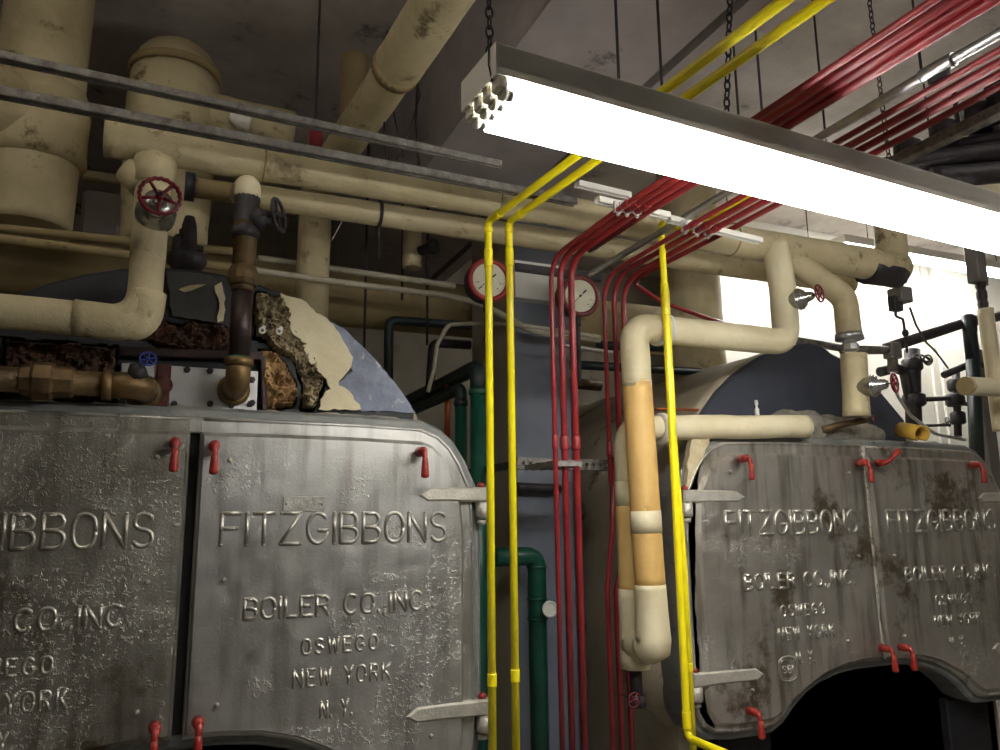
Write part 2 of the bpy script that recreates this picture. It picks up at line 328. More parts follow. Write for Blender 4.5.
def lettering(parent,text,x0,x1,zt,zb,y,r,gap=.2,m='letter'):
    h=zt-zb; tot=sum(G[c][0] for c in text)+gap*(len(text)-1)
    k=(x1-x0)/(tot*1.0); b=MB(); x=0
    for c in text:
        w,st=G[c]
        for s_ in st:
            pts=[Vector((x0+(x+px)*k,y,zb+pz*h)) for px,pz in s_]
            runs=[[pts[0]]]; ends=[pts[0],pts[-1]]
            for i in range(1,len(pts)):
                runs[-1].append(pts[i])
                if i<len(pts)-1 and (pts[i]-pts[i-1]).length>1e-6 and (pts[i+1]-pts[i]).length>1e-6 and (pts[i]-pts[i-1]).angle(pts[i+1]-pts[i])>.9:
                    runs.append([pts[i]]); ends.append(pts[i])
            for q in runs:
                if len(q)>1: b.tube(q,r,8)
            for p in ends:
                b.disc_steps(p+Vector((0,r*.3,0)),(0,-1,0),[(0,r),(r*.9,r*.9),(r*1.25,r*.5)],8)
        x+=w+gap
    o=b.build('raised_lettering',m,parent); return o
# ------------------------------------------------------------------ BOILERS
def inset(poly,d):
    n=len(poly); out=[]
    A=sum(poly[i][0]*poly[(i+1)%n][1]-poly[(i+1)%n][0]*poly[i][1] for i in range(n)); sg=1 if A>0 else -1
    for i in range(n):
        p=Vector(poly[i]);a=Vector(poly[i-1]);c=Vector(poly[(i+1)%n])
        e1=(p-a).normalized();e2=(c-p).normalized(); n1=Vector((-e1.y,e1.x))*sg;n2=Vector((-e2.y,e2.x))*sg
        m_=(n1+n2); m_=m_/max(m_.dot(n1),.35) if m_.length>1e-6 else n1
        out.append(tuple(p+m_*d))
    return out
def inset_e(poly,D):
    n=len(poly); out=[]
    A=sum(poly[i][0]*poly[(i+1)%n][1]-poly[(i+1)%n][0]*poly[i][1] for i in range(n)); sg=1 if A>0 else -1
    for i in range(n):
        p=Vector(poly[i]);a=Vector(poly[i-1]);c=Vector(poly[(i+1)%n]); d1=D[i-1];d2=D[i]
        e1=(p-a).normalized();e2=(c-p).normalized(); n1=Vector((-e1.y,e1.x))*sg;n2=Vector((-e2.y,e2.x))*sg
        det=n1.x*n2.y-n1.y*n2.x
        if abs(det)<.25: m_=(n1+n2).normalized()*((d1+d2)/2)
        else: m_=Vector(((d1*n2.y-d2*n1.y)/det,(n1.x*d2-n2.x*d1)/det))
        out.append(tuple(p+m_))
    return out
def DX(x,s): return x+((max(0,x-.55)*.155 if x>.05 else -.02) if s<0 else 0)      # the left leaf is wider than the right one
# right-hand door outline, x measured from the seam
DO=[(.026,.845),(.026,1.945),(.30,1.945),(.62,1.943),(.86,1.935),(.935,1.905),(.985,1.86),(1.03,1.79),(1.075,1.69),(1.09,1.5),(1.09,1.2),(1.09,.80),(1.08,.70),(1.05,.645),(1.00,.612),(.90,.60),(.76,.60),(.70,.605),(.655,.63),(.59,.695),(.50,.757),(.40,.802),(.28,.832),(.15,.845)]
def loops(mb,polys,ys,capfront=True):
    n=len(polys[0]); vs=[];fs=[]
    for p,y in zip(polys,ys): vs+=[(q[0],y,q[1]) for q in p]
    for k in range(len(polys)-1):
        for i in range(n): fs.append((k*n+i,k*n+(i+1)%n,(k+1)*n+(i+1)%n,(k+1)*n+i))
    fs.append(tuple(range(n))); fs.append(tuple((len(polys)-1)*n+i for i in range(n)))
    mb.add(vs,fs)
LATCH={}
def latch_mesh(kind):
    if kind in LATCH: return LATCH[kind]
    b=MB()
    ang={'down':0,'up':math.radians(125)}[kind]
    L=.098
    d=Vector((math.sin(ang)*.9,0,-math.cos(ang)))
    o0=Vector((0,0,0)); p1=Vector((0,-.062,0))
    pts=fillet([o0,p1,p1+d*L+Vector((0,-.006,0))],.022,6)
    rs=[.0135-.0035*i/len(pts) for i in range(len(pts))]
    b.tube(pts,rs,14)
    b.disc_steps((0,0,0),(0,-1,0),[(-.005,.021),(.028,.0185),(.046,.017),(.05,.013)],16)
    e=p1+d*L+Vector((0,-.006,0)); b.disc_steps(e-d*.05,d,[(-.02,.0105),(.0,.0125),(.045,.0165),(.054,.015),(.058,.006)],14)
    me=b.build('latch_lever','latch'); me.location=(0,0,0); LATCH[kind]=me; return me
def latch(door,P,kind='down'):
    src=latch_mesh(kind)
    if src.parent is None: o=src
    else: o=src.copy(); COL.objects.link(o)
    o.parent=door; off=Vector((0,0,0)); p=door
    while p is not None: off+=p.location; p=p.parent
    o.location=Vector(P)-off
    return o
STUD=None
def stud(door,P,r=.0085):
    global STUD
    if STUD is None:
        b=MB(); b.disc_steps((0,.004,0),(0,-1,0),[(0,1),(.9,1),(1.4,.85),(1.7,.45)],10); 
        for i,v in enumerate(b.v): pass
        b.v=[(x*.0085,(y-.004)*.0085,z*.0085) for x,y,z in b.v]; STUD=b.build('stud','frame')
        o=STUD
    elif STUD.parent is None: o=STUD
    else: o=STUD.copy(); COL.objects.link(o)
    o.parent=door; off=Vector((0,0,0)); p=door
    while p is not None: off+=p.location; p=p.parent
    o.location=Vector(P)-off
def hinge(door,xe,z,side,yf,Lh=.27):
    """strap hinge: xe = x of the door edge, side=+1 hinge on the right"""
    b=MB(); s=side; y=yf
    poly=[(xe+s*.06,z-.030),(xe+s*.06,z+.030),(xe-s*.13,z+.030),(xe-s*(Lh-.045),z+.027),(xe-s*Lh,z-.002),(xe-s*(Lh-.04),z-.027),(xe-s*.13,z-.026)]
    p2=inset(poly,.007)
    loops(b,[poly,poly,p2],[y+.03,y-.016,y-.024])
    st=b.build('hinge_strap','hinge',door)
    b=MB(); b.disc_steps((xe+s*.035,y+.006,z-.03),(0,0,-1),[(0,.032),(.06,.032),(.066,.022)],16); b.cyl((xe+s*.03,y+.012,z-.12),(xe+s*.03,y+.012,z-.1),.02,12); b.build('hinge_knuckle','hinge',door)
    b=MB(); b.disc_steps((xe+s*.03,y+.012,z+.03),(0,0,1),[(0,.016),(.012,.016),(.022,.008)],12); b.build('hinge_pin','latch',door)
CR=1.55
def make_boiler(name,label,c,yf,drum,dm,doorpx,side):
    root=thing(name,label,'boiler',(c,yf,0))
    Z=lambda p:(c+p[0],p[1])
    # front frame behind the doors
    full=[]
    outer=inset(DO,-.036)
    right=[(max(x,0.0),z) for x,z in outer]
    right=[p for p in right if p[0]>0.03]
    outl=[(c+x,z) for x,z in right]; outl+= [(c-DX(x,-1),z) for x,z in reversed(right)]
    b=MB(); i2=inset(outl,.012); loops(b,[outl,outl,i2],[yf+.16,yf+.012,yf+.0]); b.build('front_frame','outerframe',root)
    # top ledge of plastered lagging
    b=MB()
    xs=[c-.90+i*.06 for i in range(31)]
    pts=[];rr=[]
    for i,x in enumerate(xs):
        q=abs(x-c); pts.append(Vector((x,yf+.10,1.972-(.05*max(0,(q-.75)/.15)**2 if q>.75 else 0)))); rr.append(.022+.012*noise.noise(Vector((x*9,c,0))))
    b.tube(pts,rr,10,lump=.35,step=.02,ls=16); b.build('sealing_cement','frame',root)
    # boiler shell: lagged drum and body
    b=MB(); prof=drum; n=len(prof); vs=[];fs=[];sm=[]
    K=26
    for j in range(K+1):
        y=yf+.17+ j*(2.6/K)
        for (x,z) in prof:
            q=Vector((c+x,y,z)); cc=Vector((c,y,1.4)); d=(q-cc); d.normalize(); w=.02*noise.noise(q*2.6)+.008*noise.noise(q*9)
            if j==0: w=0
            vs.append(q+d*w)
    for j in range(K):
        for i in range(n-1): fs.append((j*n+i,j*n+i+1,(j+1)*n+i+1,(j+1)*n+i)); sm.append(True)
    fs.append(tuple(range(n)));sm.append(False); fs.append(tuple(K*n+i for i in range(n)));sm.append(False)
    b.add(vs,fs,sm); b.build('lagged_shell','shell',root)
    # drum head plate
    b=MB(); up_=[(c+x*.992,z) for x,z in prof if z>1.93]; up_=[(up_[0][0],1.9)]+up_+[(up_[-1][0],1.9)]
    loops(b,[up_,up_,inset(up_,.012)],[yf+.19,yf+.155,yf+.145]); b.build('drum_head',dm,root)
    b=MB(); b.box((c-.034,yf-.004,.86),(c+.034,yf+.02,1.89)); b.build('seam_shade_strip','gap_shade',root)  # flat black strip, stands in for the shade between the two doors
    b=MB(); b.box((c-.034,yf-.0245,1.885),(c+.034,yf+.05,1.944),bev=.004); b.build('top_bridge',doorpx,root)
    # dark fire-box front below the doors
    b=MB(); b.box((c-1.06,yf+.17,0),(c+1.06,yf+.4,.9)); b.box((c-.95,yf+.12,.0),(c-.62,yf+.19,.57),bev=.01); b.box((c+.62,yf+.12,.0),(c+.95,yf+.19,.57),bev=.01); b.build('firebox_front','bbase',root)
    doors=[]
    for s in ((-1,1)):
        poly=[(c+s*DX(x,s),z) for x,z in DO]
        d=MB(); ED=[.006]+[.056]*3+[.05]*5+[.05]*2+[.05,.045]+[.03]*6+[.014]*30; ED=ED[:len(DO)]
        pan=[(c+s*DX(x,s),z) for x,z in inset_e(DO,ED)]; pan2=[(c+s*DX(x,s),z) for x,z in inset_e(DO,[e+(.016 if e>.02 else .008) for e in ED])]
        lip=inset_e(DO,[min(e*.6,.012) for e in ED]); lip=[(c+s*DX(x,s),z) for x,z in lip]
        loops(d,[poly,poly,lip,pan,pan2],[yf+.055,yf-.018,yf-.026,yf-.026,yf-.046])
        dm_=doorpx if (side=='R' or s>0) else 'doorL'; do=d.build('door',dm_,root); doors.append(do)
        # outer rim bead
        rim=[(c+s*DX(x,s),yf-.022,z) for x,z in inset(DO,.010)][1:17]
        d=MB(); d.tube(rim,.008,8); d.build('door_rim',dm_,do)
        xe=c+s*DX(1.092,s)
        if s<0: xe+=.05
        hinge(do,xe,1.668,s,yf-.03,.25 if s>0 else .30); hinge(do,xe,.848,s,yf-.03,.29 if s>0 else .34)
        # lettering
        t0=c+.115 if s>0 else c-.951
        yl=yf-.046
        lettering(do,'FITZGIBBONS',t0,t0+.8426,1.597,1.487,yl,.0072 if side=='L' else .0088,.24)
        lettering(do,'BOILER CO.,INC.'+(':' if (s>0 and side=='L') else ''),t0+.092,t0+.092+.70,1.297,1.230,yl,.0068 if side=='L' else .0078,.28)
        lettering(do,'OSWEGO',t0+.297,t0+.573,1.146,1.096,yl,.0058,.5)
        lettering(do,'NEW YORK',t0+.271,t0+.624,1.042,.986,yl,.0052,.42)
        lettering(do,'N. Y.',t0+.371,t0+.483,.927,.874,yl,.0052,.4)
    return root,doors
def arch(R,cz,half=1.06,n=26,zside=0):
    pr=[(-half,zside),(-half,cz-.25)]
    a0=math.acos(min(1,half/R)) if R>half else 0
    for i in range(n+1):
        a=PI-a0-(PI-2*a0)*i/n; pr.append((R*math.cos(a),cz+R*math.sin(a)))
    pr+=[(half,cz-.25),(half,zside)]; return pr
CL,CRr=.10,3.4475
YL,YR=3.046,3.116
drumL=[(x-.04 if abs(x)<1.09 else x,z) for x,z in arch(1.09,1.46,1.085)]
rpx=[(690,415),(703,372),(735,350),(790,342),(831,347),(863,368),(905,418),(935,452)]
rp=[aty(x,y,YR+.15) for x,y in rpx]
# right drum keeps the same arch on its left flank, its right flank is cut by a straight slope
drumR=[(x*1.04,z) for x,z in arch(1.09,1.45,1.085) if x<-.05]
drumR+=[(-.03,2.53),(.03,2.49),(aty(863,370,YR+.15).x-CRr,aty(863,370,YR+.15).z),(aty(905,420,YR+.15).x-CRr,aty(905,420,YR+.15).z),(.80,1.75),(1.0,1.5),(1.085,1.2),(1.085,0)]
boilL,(dLL,dLR)=make_boiler('boiler','left cast iron steam boiler with bright silver double doors and torn lagging on top',CL,YL,drumL,'blackhead','door','L')
boilR,(dRL,dRR)=make_boiler('boiler','right cast iron steam boiler with dull grey double doors under a dark blue head',CRr,YR,drumR,'navy','door2','R')
yp=YL-.046
for px in [(175,443)]: latch(dLL,aty(*px,yp-.03))
for px in [(155,727)]: latch(dLL,aty(*px,yp-.03))
for px in [(214,446),(420,452),(198,722)]: latch(dLR,aty(*px,yp-.03))
ypr=YR-.046
for px in [(741,459),(859,463),(882,648),(750,711)]: latch(dRL,aty(*px,ypr-.03))
for px in [(971,465),(901,647)]: latch(dRR,aty(*px,ypr-.03))
latch(dRR,aty(878,463,ypr-.03),'up')
for px in [(157,457),(147,582),(137,712)]: stud(dLL,aty(*px,yp))
for px in [(230,460),(224,580),(217,705),(431,736),(421,685)]: stud(dLR,aty(*px,yp))
for px in [(730,472),(848,473),(858,556),(847,641),(752,690)]: stud(dRL,aty(*px,ypr))
for px in [(884,473),(894,556),(904,636)]: stud(dRR,aty(*px,ypr))
# little riveted name strip on the left boiler's right door
P0=aty(282.5,512,yp);P1=aty(325,496.5,yp)
b=MB(); b.box((P0.x,yp-.004,P0.z),(P1.x,yp+.002,P1.z),bev=.0015); np_=b.build('name_strip','letter',dLR)
for q in (.012,P1.x-P0.x-.012):
    b=MB(); b.disc_steps((P0.x+q,yp-.003,(P0.z+P1.z)/2),(0,-1,0),[(0,.004),(.003,.003)],8); b.build('rivet','black',np_)
# badge on the right boiler
Pb=aty(788,669,ypr)
b=MB(); w,h=.052,.05; sh=[]
for i in range(40):
    t=2*PI*i/40; cx_=math.copysign(abs(math.cos(t))**.45,math.cos(t)); sz=math.copysign(abs(math.sin(t))**.45,math.sin(t))
    sh.append((Pb.x+w*cx_*(1-.02*abs(sz)),ypr,Pb.z+h*sz*(1+.12*(1-abs(cx_)))))
b.tube(sh,.0062,8,closed=True)
sh2=[(Pb.x+(x-Pb.x)*.84,y,Pb.z+(z-Pb.z)*.8) for x,y,z in sh]; b.tube(sh2,.0025,6,closed=True)
em=b.build('cast_badge','letter',dRL)
lettering(em,'SBI',Pb.x-.032,Pb.x+.030,Pb.z+.014,Pb.z-.018,ypr,.0042,.34)
# grey seam ridge covering the joint on the right boiler
b=MB(); sp=[(CRr+.004*math.sin(k*1.7),YR-.03,.86+k*.09) for k in range(13)]; b.tube(sp,[.013+.005*math.sin(k*2.3) for k in range(13)],8,lump=.3,step=.02,ls=30); b.build('seam_filler','frame',boilR)
# crumbling lagging along the left edge of the right boiler's door
#EDGE
b=MB(); b.tube([aty(650,600,3.5),aty(655,635,3.45),aty(668,672,3.4),aty(690,705,3.38),aty(712,725,3.4)],[.06,.15,.19,.17,.1],24,lump=.16,step=.03,ls=5); b.build('lagging_bulge','shell',boilR)
# ---- patches on the left drum head
yh=YL+.145
def patch(name,m,px,parent,thick=.012,y=None,sub=0,amp=.0,jag=0,seed=1):
    """irregular plate following pixels on the head plane, with torn outline"""
    y=yh if y is None else y
    rs=random.Random(seed); P=[aty(a,b_,y) for a,b_ in px]; pts=[]
    n=len(P)
    for i in range(n):
        a=P[i];c=P[(i+1)%n]; k=max(1,int((c-a).length/.02)) if jag else 1
        for j in range(k):
            q=a.lerp(c,j/k)
            if jag and j: q=q+Vector((rs.uniform(-1,1),0,rs.uniform(-1,1)))*jag
            pts.append((q.x,q.z))
    b=MB(); b.prism(pts,y-thick,y+.004); return b.build(name,m,parent)
def lumps(name,m,px,parent,y,n,r0,r1,seed=1,flat=.6):
    """rubble of torn insulation filling a pixel polygon: one crust mesh"""
    rs=random.Random(seed); P=[aty(a,b_,y) for a,b_ in px]; xs=[p.x for p in P]; zs=[p.z for p in P]
    def inside(x,z):
        c=False;j=len(P)-1
        for i in range(len(P)):
            if (P[i].z>z)!=(P[j].z>z) and x<(P[j].x-P[i].x)*(z-P[i].z)/(P[j].z-P[i].z)+P[i].x: c=not c
            j=i
        return c
    # heightfield grid with noise, cut to the polygon
    st=.008; nx=int((max(xs)-min(xs))/st)+2; nz=int((max(zs)-min(zs))/st)+2; x0=min(xs);z0=min(zs)
    b=MB(); idx={}; vs=[];fs=[]
    for i in range(nx):
        for j in range(nz):
            x=x0+i*st;z=z0+j*st
            xx=x+.02*noise.noise(Vector((x*14,z*14,seed)));zz=z+.02*noise.noise(Vector((z*14,x*14,seed+5)))
            if inside(xx,zz):
                edge=0 if (inside(xx+.02,zz) and inside(xx-.02,zz) and inside(xx,zz+.02) and inside(xx,zz-.02)) else 1
                hgt=r0*(.6+noise.noise(Vector((x*8+z*2,z*9,seed*3.1)))*1.3+.9*noise.noise(Vector((x*24,z*27-x*6,seed)))+.6*noise.noise(Vector((x*55,z*60,seed)))+.3*noise.noise(Vector((x*120,z*120,seed))))
                hgt=max(.004,hgt) if not edge else .0
                idx[i,j]=len(vs); vs.append((x,y-hgt,z))
    for i in range(nx-1):
        for j in range(nz-1):
            k=[(i,j),(i+1,j),(i+1,j+1),(i,j+1)]
            if all(q in idx for q in k): fs.append(tuple(idx[q] for q in k))
    b.add(vs,fs,False); return b.build(name,m,parent)
patch('edge_lagging','cream_rough',[(689,438),(708,436),(700,455),(694,480),(692,520),(691,600),(697,680),(712,728),(700,725),(688,690),(685,640),(683,560),(683,500),(684,460)],boilR,.03,y=YR+.004,jag=.005,seed=31)
patch('blue_grey_jacket','bluegrey',[(330,322),(345,330),(372,357),(398,388),(415,413),(322,410),(335,385),(352,372)],boilL,.010,jag=.004,seed=3)
patch('cream_canvas_patch','cream2',[(280,294),(300,300),(333,326),(343,343),(352,358),(350,368),(338,382),(334,400),(326,380),(308,362),(300,340),(292,335)],boilL,.018,jag=.005,seed=4)
patch('canvas_shred','cream2',[(325,392),(338,386),(352,396),(360,410),(318,410)],boilL,.02,jag=.006,seed=5)
patch('grey_jacket_sheet','greysheet',[(166,272),(210,276),(225,290),(222,325),(190,320),(172,317)],boilL,.02,jag=.003,seed=6)
patch('paint_scrape','cream',[(178,291),(190,287),(206,286),(196,290),(184,294)],boilL,.024,jag=.002,seed=8)
patch('torn_jacket_edge','cream2',[(214,288),(221,284),(225,300),(223,322),(217,324),(219,305)],boilL,.03,jag=.004,seed=9)
lumps('torn_insulation','wooldark',[(165,318),(180,322),(200,318),(228,325),(240,345),(238,358),(160,352),(150,345),(124,345),(128,335)],boilL,yh,1,.05,0,seed=2)
lumps('cement_crust','plasterflake',[(252,292),(268,290),(284,294),(293,312),(298,330),(312,345),(322,362),(326,385),(318,412),(296,412),(300,385),(290,362),(268,345),(252,340)],boilL,yh,1,.045,0,seed=7)
lumps('yellow_insulation','wool',[(252,345),(270,348),(292,365),(300,388),(296,412),(262,412),(258,380)],boilL,yh+.0,1,.05,0,seed=12)
lumps('insulation_under_pipe','wooldark',[(0,335),(60,340),(120,345),(122,408),(60,404),(0,398)],boilL,yh,1,.03,0,seed=22)
# hole liner (rusty steel angle around the plate)
b=MB()
A=aty(120,352,yh-.02);B_=aty(262,357,yh-.02);C_=aty(264,411,yh-.02)
b.bar(A,B_,.05,.035,.004);b.bar(B_,C_,.05,.02,.004,(1,0,0)); b.build('opening_angle','brownpipe',boilL)
# cover plate
A=aty(118,406,YL+.11);B_=aty(258,364,YL+.11)
zb=aty(118,405,YL+.11).z; zt=aty(118,362.5,YL+.11).z
b=MB(); b.box((A.x,YL+.105,zb),(aty(257,400,YL+.11).x,YL+.125,zt),bev=.003); cpn=b.build('cover_plate','plate',boilL)
for q in [(122,402),(150,403),(174,405),(210,404),(232,405),(250,404),(163,370),(187,370),(210,371),(252,380),(252,403),(252,370)][:11]:
    Pq=aty(q[0],q[1],YL+.105); Pq.z=min(max(Pq.z,zb+.012),zt-.012)
    b=MB(); b.hexn(Pq,(0,-1,0),.0125,.012); b.cyl(Pq+Vector((0,-.01,0)),Pq+Vector((0,-.02,0)),.006,8); b.build('bolt','black',cpn)
Pq=aty(161,408,YL+.105);Pt=aty(166,366,YL+.105)
b=MB(); w=.024; b.box((Pq.x-w,YL+.088,zb-.004),(Pq.x+w*1.1,YL+.105,zt+.002),bev=.006); b.disc_steps((Pq.x,YL+.09,zb+(zt-zb)*.5),(0,-1,0),[(0,.036),(.004,.034),(.008,.02)],12); b.build('rusty_clip','rust',cpn)
# two white washers in the crust
for q in [(262,330.5),(279,331.5)]:
    b=MB(); b.ring(aty(q[0],q[1],yh-.065),(0.1,-1,0),.010,.004,16,6); b.disc_steps(aty(q[0],q[1],yh-.0),(0,-1,0),[(0,.008),(.06,.008)],8); b.build('washer','white',boilL)
# ------------------------------------------------------------------ PIPES
def pipe(name,label,cat,pts,r,m,bend=.12,seg=18,lump=0,group=None,parent=None,ls=6,seed=0,step=.04):
    P=fillet(pts,bend) if bend else [Vector(p) for p in pts]
    b=MB(); b.tube(P,r,seg,lump=lump,ls=ls,seed=seed,step=step)
    if parent is not None: return b.build(name,m,parent)
    return tag(b.build(name,m),label,cat,group)
def pipe_thing(name,label,cat,pts,r,m,**k):
    t=thing(name,label,cat,tuple(Vector(pts[0])),k.pop('group',None))
    part=k.pop('part','pipe_run')
    pipe(part,'', '',pts,r,m,parent=t,**k); return t
def coupling(t,a,b_,r,m,name='coupling'):
    b=MB(); a=Vector(a);b_=Vector(b_);L=(b_-a).length; b.disc_steps(a,b_-a,[(0,r*.96),(.006,r),(L-.006,r),(L,r*.96)],18); return b.build(name,m,t)
# upper steam header
yh1=3.02
H0=aty(105,137,yh1);H1=Vector((aty(899,268,yh1).x,yh1,H0.z))
t=thing('steam_header','long cream insulated steam header running above both boilers, upper of the two','pipe',tuple(H0))
r1=rw(40,H0)
xm=aty(640,220,yh1).x; xb=aty(880,270,yh1).x
b=MB(); b.tube([H0,(xm,yh1,H0.z),(xm+.2,yh1,H0.z)],[r1,r1*.98,r1*1.02],24,lump=.035,ls=5); b.tube([(xm+.15,yh1,H0.z),(xb,yh1,H0.z-.01),H1+Vector((0,0,-.01))],[r1*1.03,r1*1.22,r1*1.25],24,lump=.04,ls=5,seed=3); b.build('insulation','cream',t)
b=MB(); b.tube([H1+Vector((-.26,0,-.04)),H1+Vector((-.02,0,-.04))],r1*1.16,20,lump=.1,ls=14); b.build('dark_band','black',t)
for xx in (.3,1.3,2.6,3.6):
    b=MB(); b.ring((xx,yh1,H0.z),(1,0,0),r1*(1.0 if xx<2.3 else 1.12)+.001,.004,32,6); b.build('seam_band','creamdark',t)
# lower header behind
yh2=3.4
G0=aty(190,184,yh2);gz=aty(300,203,yh2).z
t=thing('return_header','thinner cream insulated header running just behind and below the upper one','pipe',(G0.x,yh2,gz))
r2=rw(24,aty(300,203,yh2)); xe=aty(850,282,yh2).x
b=MB(); b.tube([(aty(240,190,yh2).x,yh2,gz),(xe,yh2,gz)],[r2,r2*1.15],20,lump=.05,ls=6); b.build('insulation','cream',t)
b=MB(); b.tube([(G0.x,yh2,gz),(aty(240,190,yh2).x,yh2,gz)],r2*.82,18,lump=.03); b.build('bare_brown_end','creamdark',t)
b=MB(); b.tube([(G0.x-.02,yh2,gz),(G0.x+.02,yh2,gz)],r2*1.15,18); b.build('end_flange','navy',t)
# left riser with red handwheel
yr=3.02
R0=aty(158,158,yr);R1=aty(147,325,yr); R1=Vector((R1.x,yr,R1.z)); Rx=R0.x*.4+R1.x*.6
t=thing('steam_riser','cream insulated riser dropping from the header and turning left above left boiler','pipe',(Rx,yr,R1.z))
rr=rw(33.5,R1); Rx-=.012
pts=fillet([(Rx,yr,H0.z),(Rx,yr,R1.z),(Rx-2.0,yr,R1.z+.03)],.13,10)
b=MB(); b.tube(pts,rr,24,lump=.05,ls=6); b.tube(fillet([(Rx+.01,yr,R1.z+.12),(Rx-.0,yr,R1.z-.0),(Rx-.22,yr,R1.z+.004)],.12,8),rr*1.07,24,lump=.08,ls=8,step=.03); b.build('insulation','cream',t)
b=MB(); b.tube([(Rx,yr,H0.z-.06),(Rx,yr,H0.z-.16)],[rr*1.3,rr*1.15],20,lump=.06); b.tube([(Rx-.1,yr+.02,H0.z-.1),(Rx-.03,yr+.02,H0.z-.15)],[.05,.06],14,lump=.1); b.build('tee_lagging','cream',t)
W=aty(160,196,yr-.2)
vb=aty(156,208,yr-.1)
b=MB(); b.disc_steps((vb.x,yr-.06,vb.z),(W-Vector((vb.x,yr-.06,vb.z))),[(-.04,.07),(.0,.07),(.02,.055),(.06,.04),(.07,.05),(.085,.05),(.09,.02)],20); b.build('valve_bonnet','chrome',t)
handwheel(t,W,(W-Vector((vb.x,yr-.06,vb.z))),.066,'wheelred',5,.06)
# bronze drop with elbow into the plate
yb=3.0
E0=aty(236,388,yb)
t=thing('bronze_riser','vertical brown pipe with bronze elbow and gate valve feeding the left boiler','pipe',tuple(E0))
bx=aty(240,330,yb).x; z=lambda py: aty(240,py,yb).z
b=MB(); b.tube(fillet([(bx,YL+.105,z(384)),(bx,yb-.02,z(384)),(bx,yb-.02,z(362))],.055,8),.044,20); 
b.disc_steps((bx,YL+.105,z(384)),(0,-1,0),[(0,.062),(.02,.06),(.03,.05)],20)
b.disc_steps((bx,yb-.02,z(368)),(0,0,1),[(0,.047),(.01,.053),(.03,.053),(.034,.045)],20); b.build('elbow','brassbright',t)
b=MB(); b.tube([(bx,yb-.02,z(364)),(bx,yb-.02,z(285))],.038,20); b.build('brown_pipe','brownpipe',t)
b=MB(); b.disc_steps((bx,yb-.02,z(361)),(0,0,1),[(0,.040),(.012,.040)],20); b.build('green_gasket_ring','green',t)
b=MB(); b.disc_steps((bx,yb-.02,z(293)),(0,0,1),[(0,.041),(.035,.042)],20); b.build('yellow_band','brass',t)
b=MB(); b.disc_steps((bx,yb-.02,z(287)),(0,0,1),[(0,.05),(.02,.058),(.05,.056),(.075,.046)],12,False)
b.disc_steps((bx,yb-.02,z(275)),(0,0,1),[(0,.04),(.06,.043),(.16,.043),(.2,.046)],18); b.build('bronze_union','brass',t)
b=MB(); b.disc_steps((bx,yb-.02,z(240)),(0,0,1),[(0,.048),(.03,.052),(.05,.043),(.10,.05),(.14,.046),(.16,.05),(.18,.045)],16)
wv=Vector((.85,-.5,.12)).normalized(); vc=Vector((bx,yb-.02,z(222)))
b.disc_steps(vc,wv,[(0,.04),(.04,.036),(.06,.045),(.07,.03),(.09,.025)],14); b.build('gate_valve_body','black',t)
handwheel(t,vc+wv*.13,wv,.062,'black',4,.08)
b=MB(); b.tube(fillet([(bx,yb-.02,z(200)),(bx,yb-.02,z(188)),(bx,yh2,gz+.0)],.05,8),.048,20,lump=.03); b.build('cream_elbow','cream2',t)
# bronze horizontal pipe at the left
yk=3.0; zk=aty(60,382,yk).z
t=thing('bronze_pipe','horizontal bronze pipe with union and elbow entering the cover plate at left','pipe',(aty(140,380,yk).x,yk,zk))
xk=aty(138,380,yk).x
b=MB(); b.tube([(-2.2,yk,zk+.0),(xk-.1,yk,zk)],.043,20); b.build('pipe_run','brass',t)
b=MB(); b.tube(fillet([(xk-.1,yk,zk),(xk+.02,yk,zk),(xk+.02,YL+.105,zk)],.06,8),.047,20); b.disc_steps((xk+.02,YL+.1,zk),(0,-1,0),[(0,.066),(.02,.062),(.03,.05)],20); b.disc_steps((xk-.11,yk,zk),(1,0,0),[(0,.055),(.03,.055)],18); b.build('elbow','brassbright',t)
xu=aty(45,380,yk).x
b=MB(); b.disc_steps((xu-.07,yk,zk),(1,0,0),[(0,.05),(.03,.056),(.04,.066),(.09,.066),(.1,.056),(.15,.054),(.16,.048)],8,False); b.build('union','brass',t)
b=MB(); b.disc_steps((xk-.0,yk-.01,zk+.03),(-.2,-.3,1),[(0,.035),(.03,.03),(.05,.02)],12); b.build('drain_valve_body','black',t)
W=aty(148,359,yk-.07); handwheel(t,W,(.1,-1,.3),.026,'blue',6,.05)
pipe('loop_drip_pipe','thin black drip pipe between left elbow and blue wheel','pipe',[aty(110,400,2.96),aty(118,372,2.94),aty(130,360,2.94)],.012,'black',.02) if False else None
# big vertical pipe upper left
yv=3.75
V=aty(44,60,yv); rv=rw(80,V)
t=thing('main_riser','fat cream insulated vertical pipe at far left behind the struts','pipe',(V.x,yv,aty(44,232,yv).z))
zv=lambda py: aty(44,py,yv).z
b=MB(); b.tube([(V.x,yv,4.2),(V.x,yv,aty(44,232,yv).z)],rv,28,lump=.025,ls=4); b.build('insulation','cream',t)
b=MB(); b.tube([(V.x,yv,zv(92)),(V.x,yv,zv(115)),(V.x,yv,zv(160)),(V.x,yv,zv(168))],[rv*1.01,rv*1.16,rv*1.16,rv*1.01],28,lump=.05,ls=5)
b.tube(fillet([(V.x,yv-.0,zv(130)),(V.x-.3,yv-.15,zv(122)),(V.x-.9,yv-.25,zv(80))],.2,8),rv*1.05,24,lump=.05); b.build('tee_lagging','cream',t)
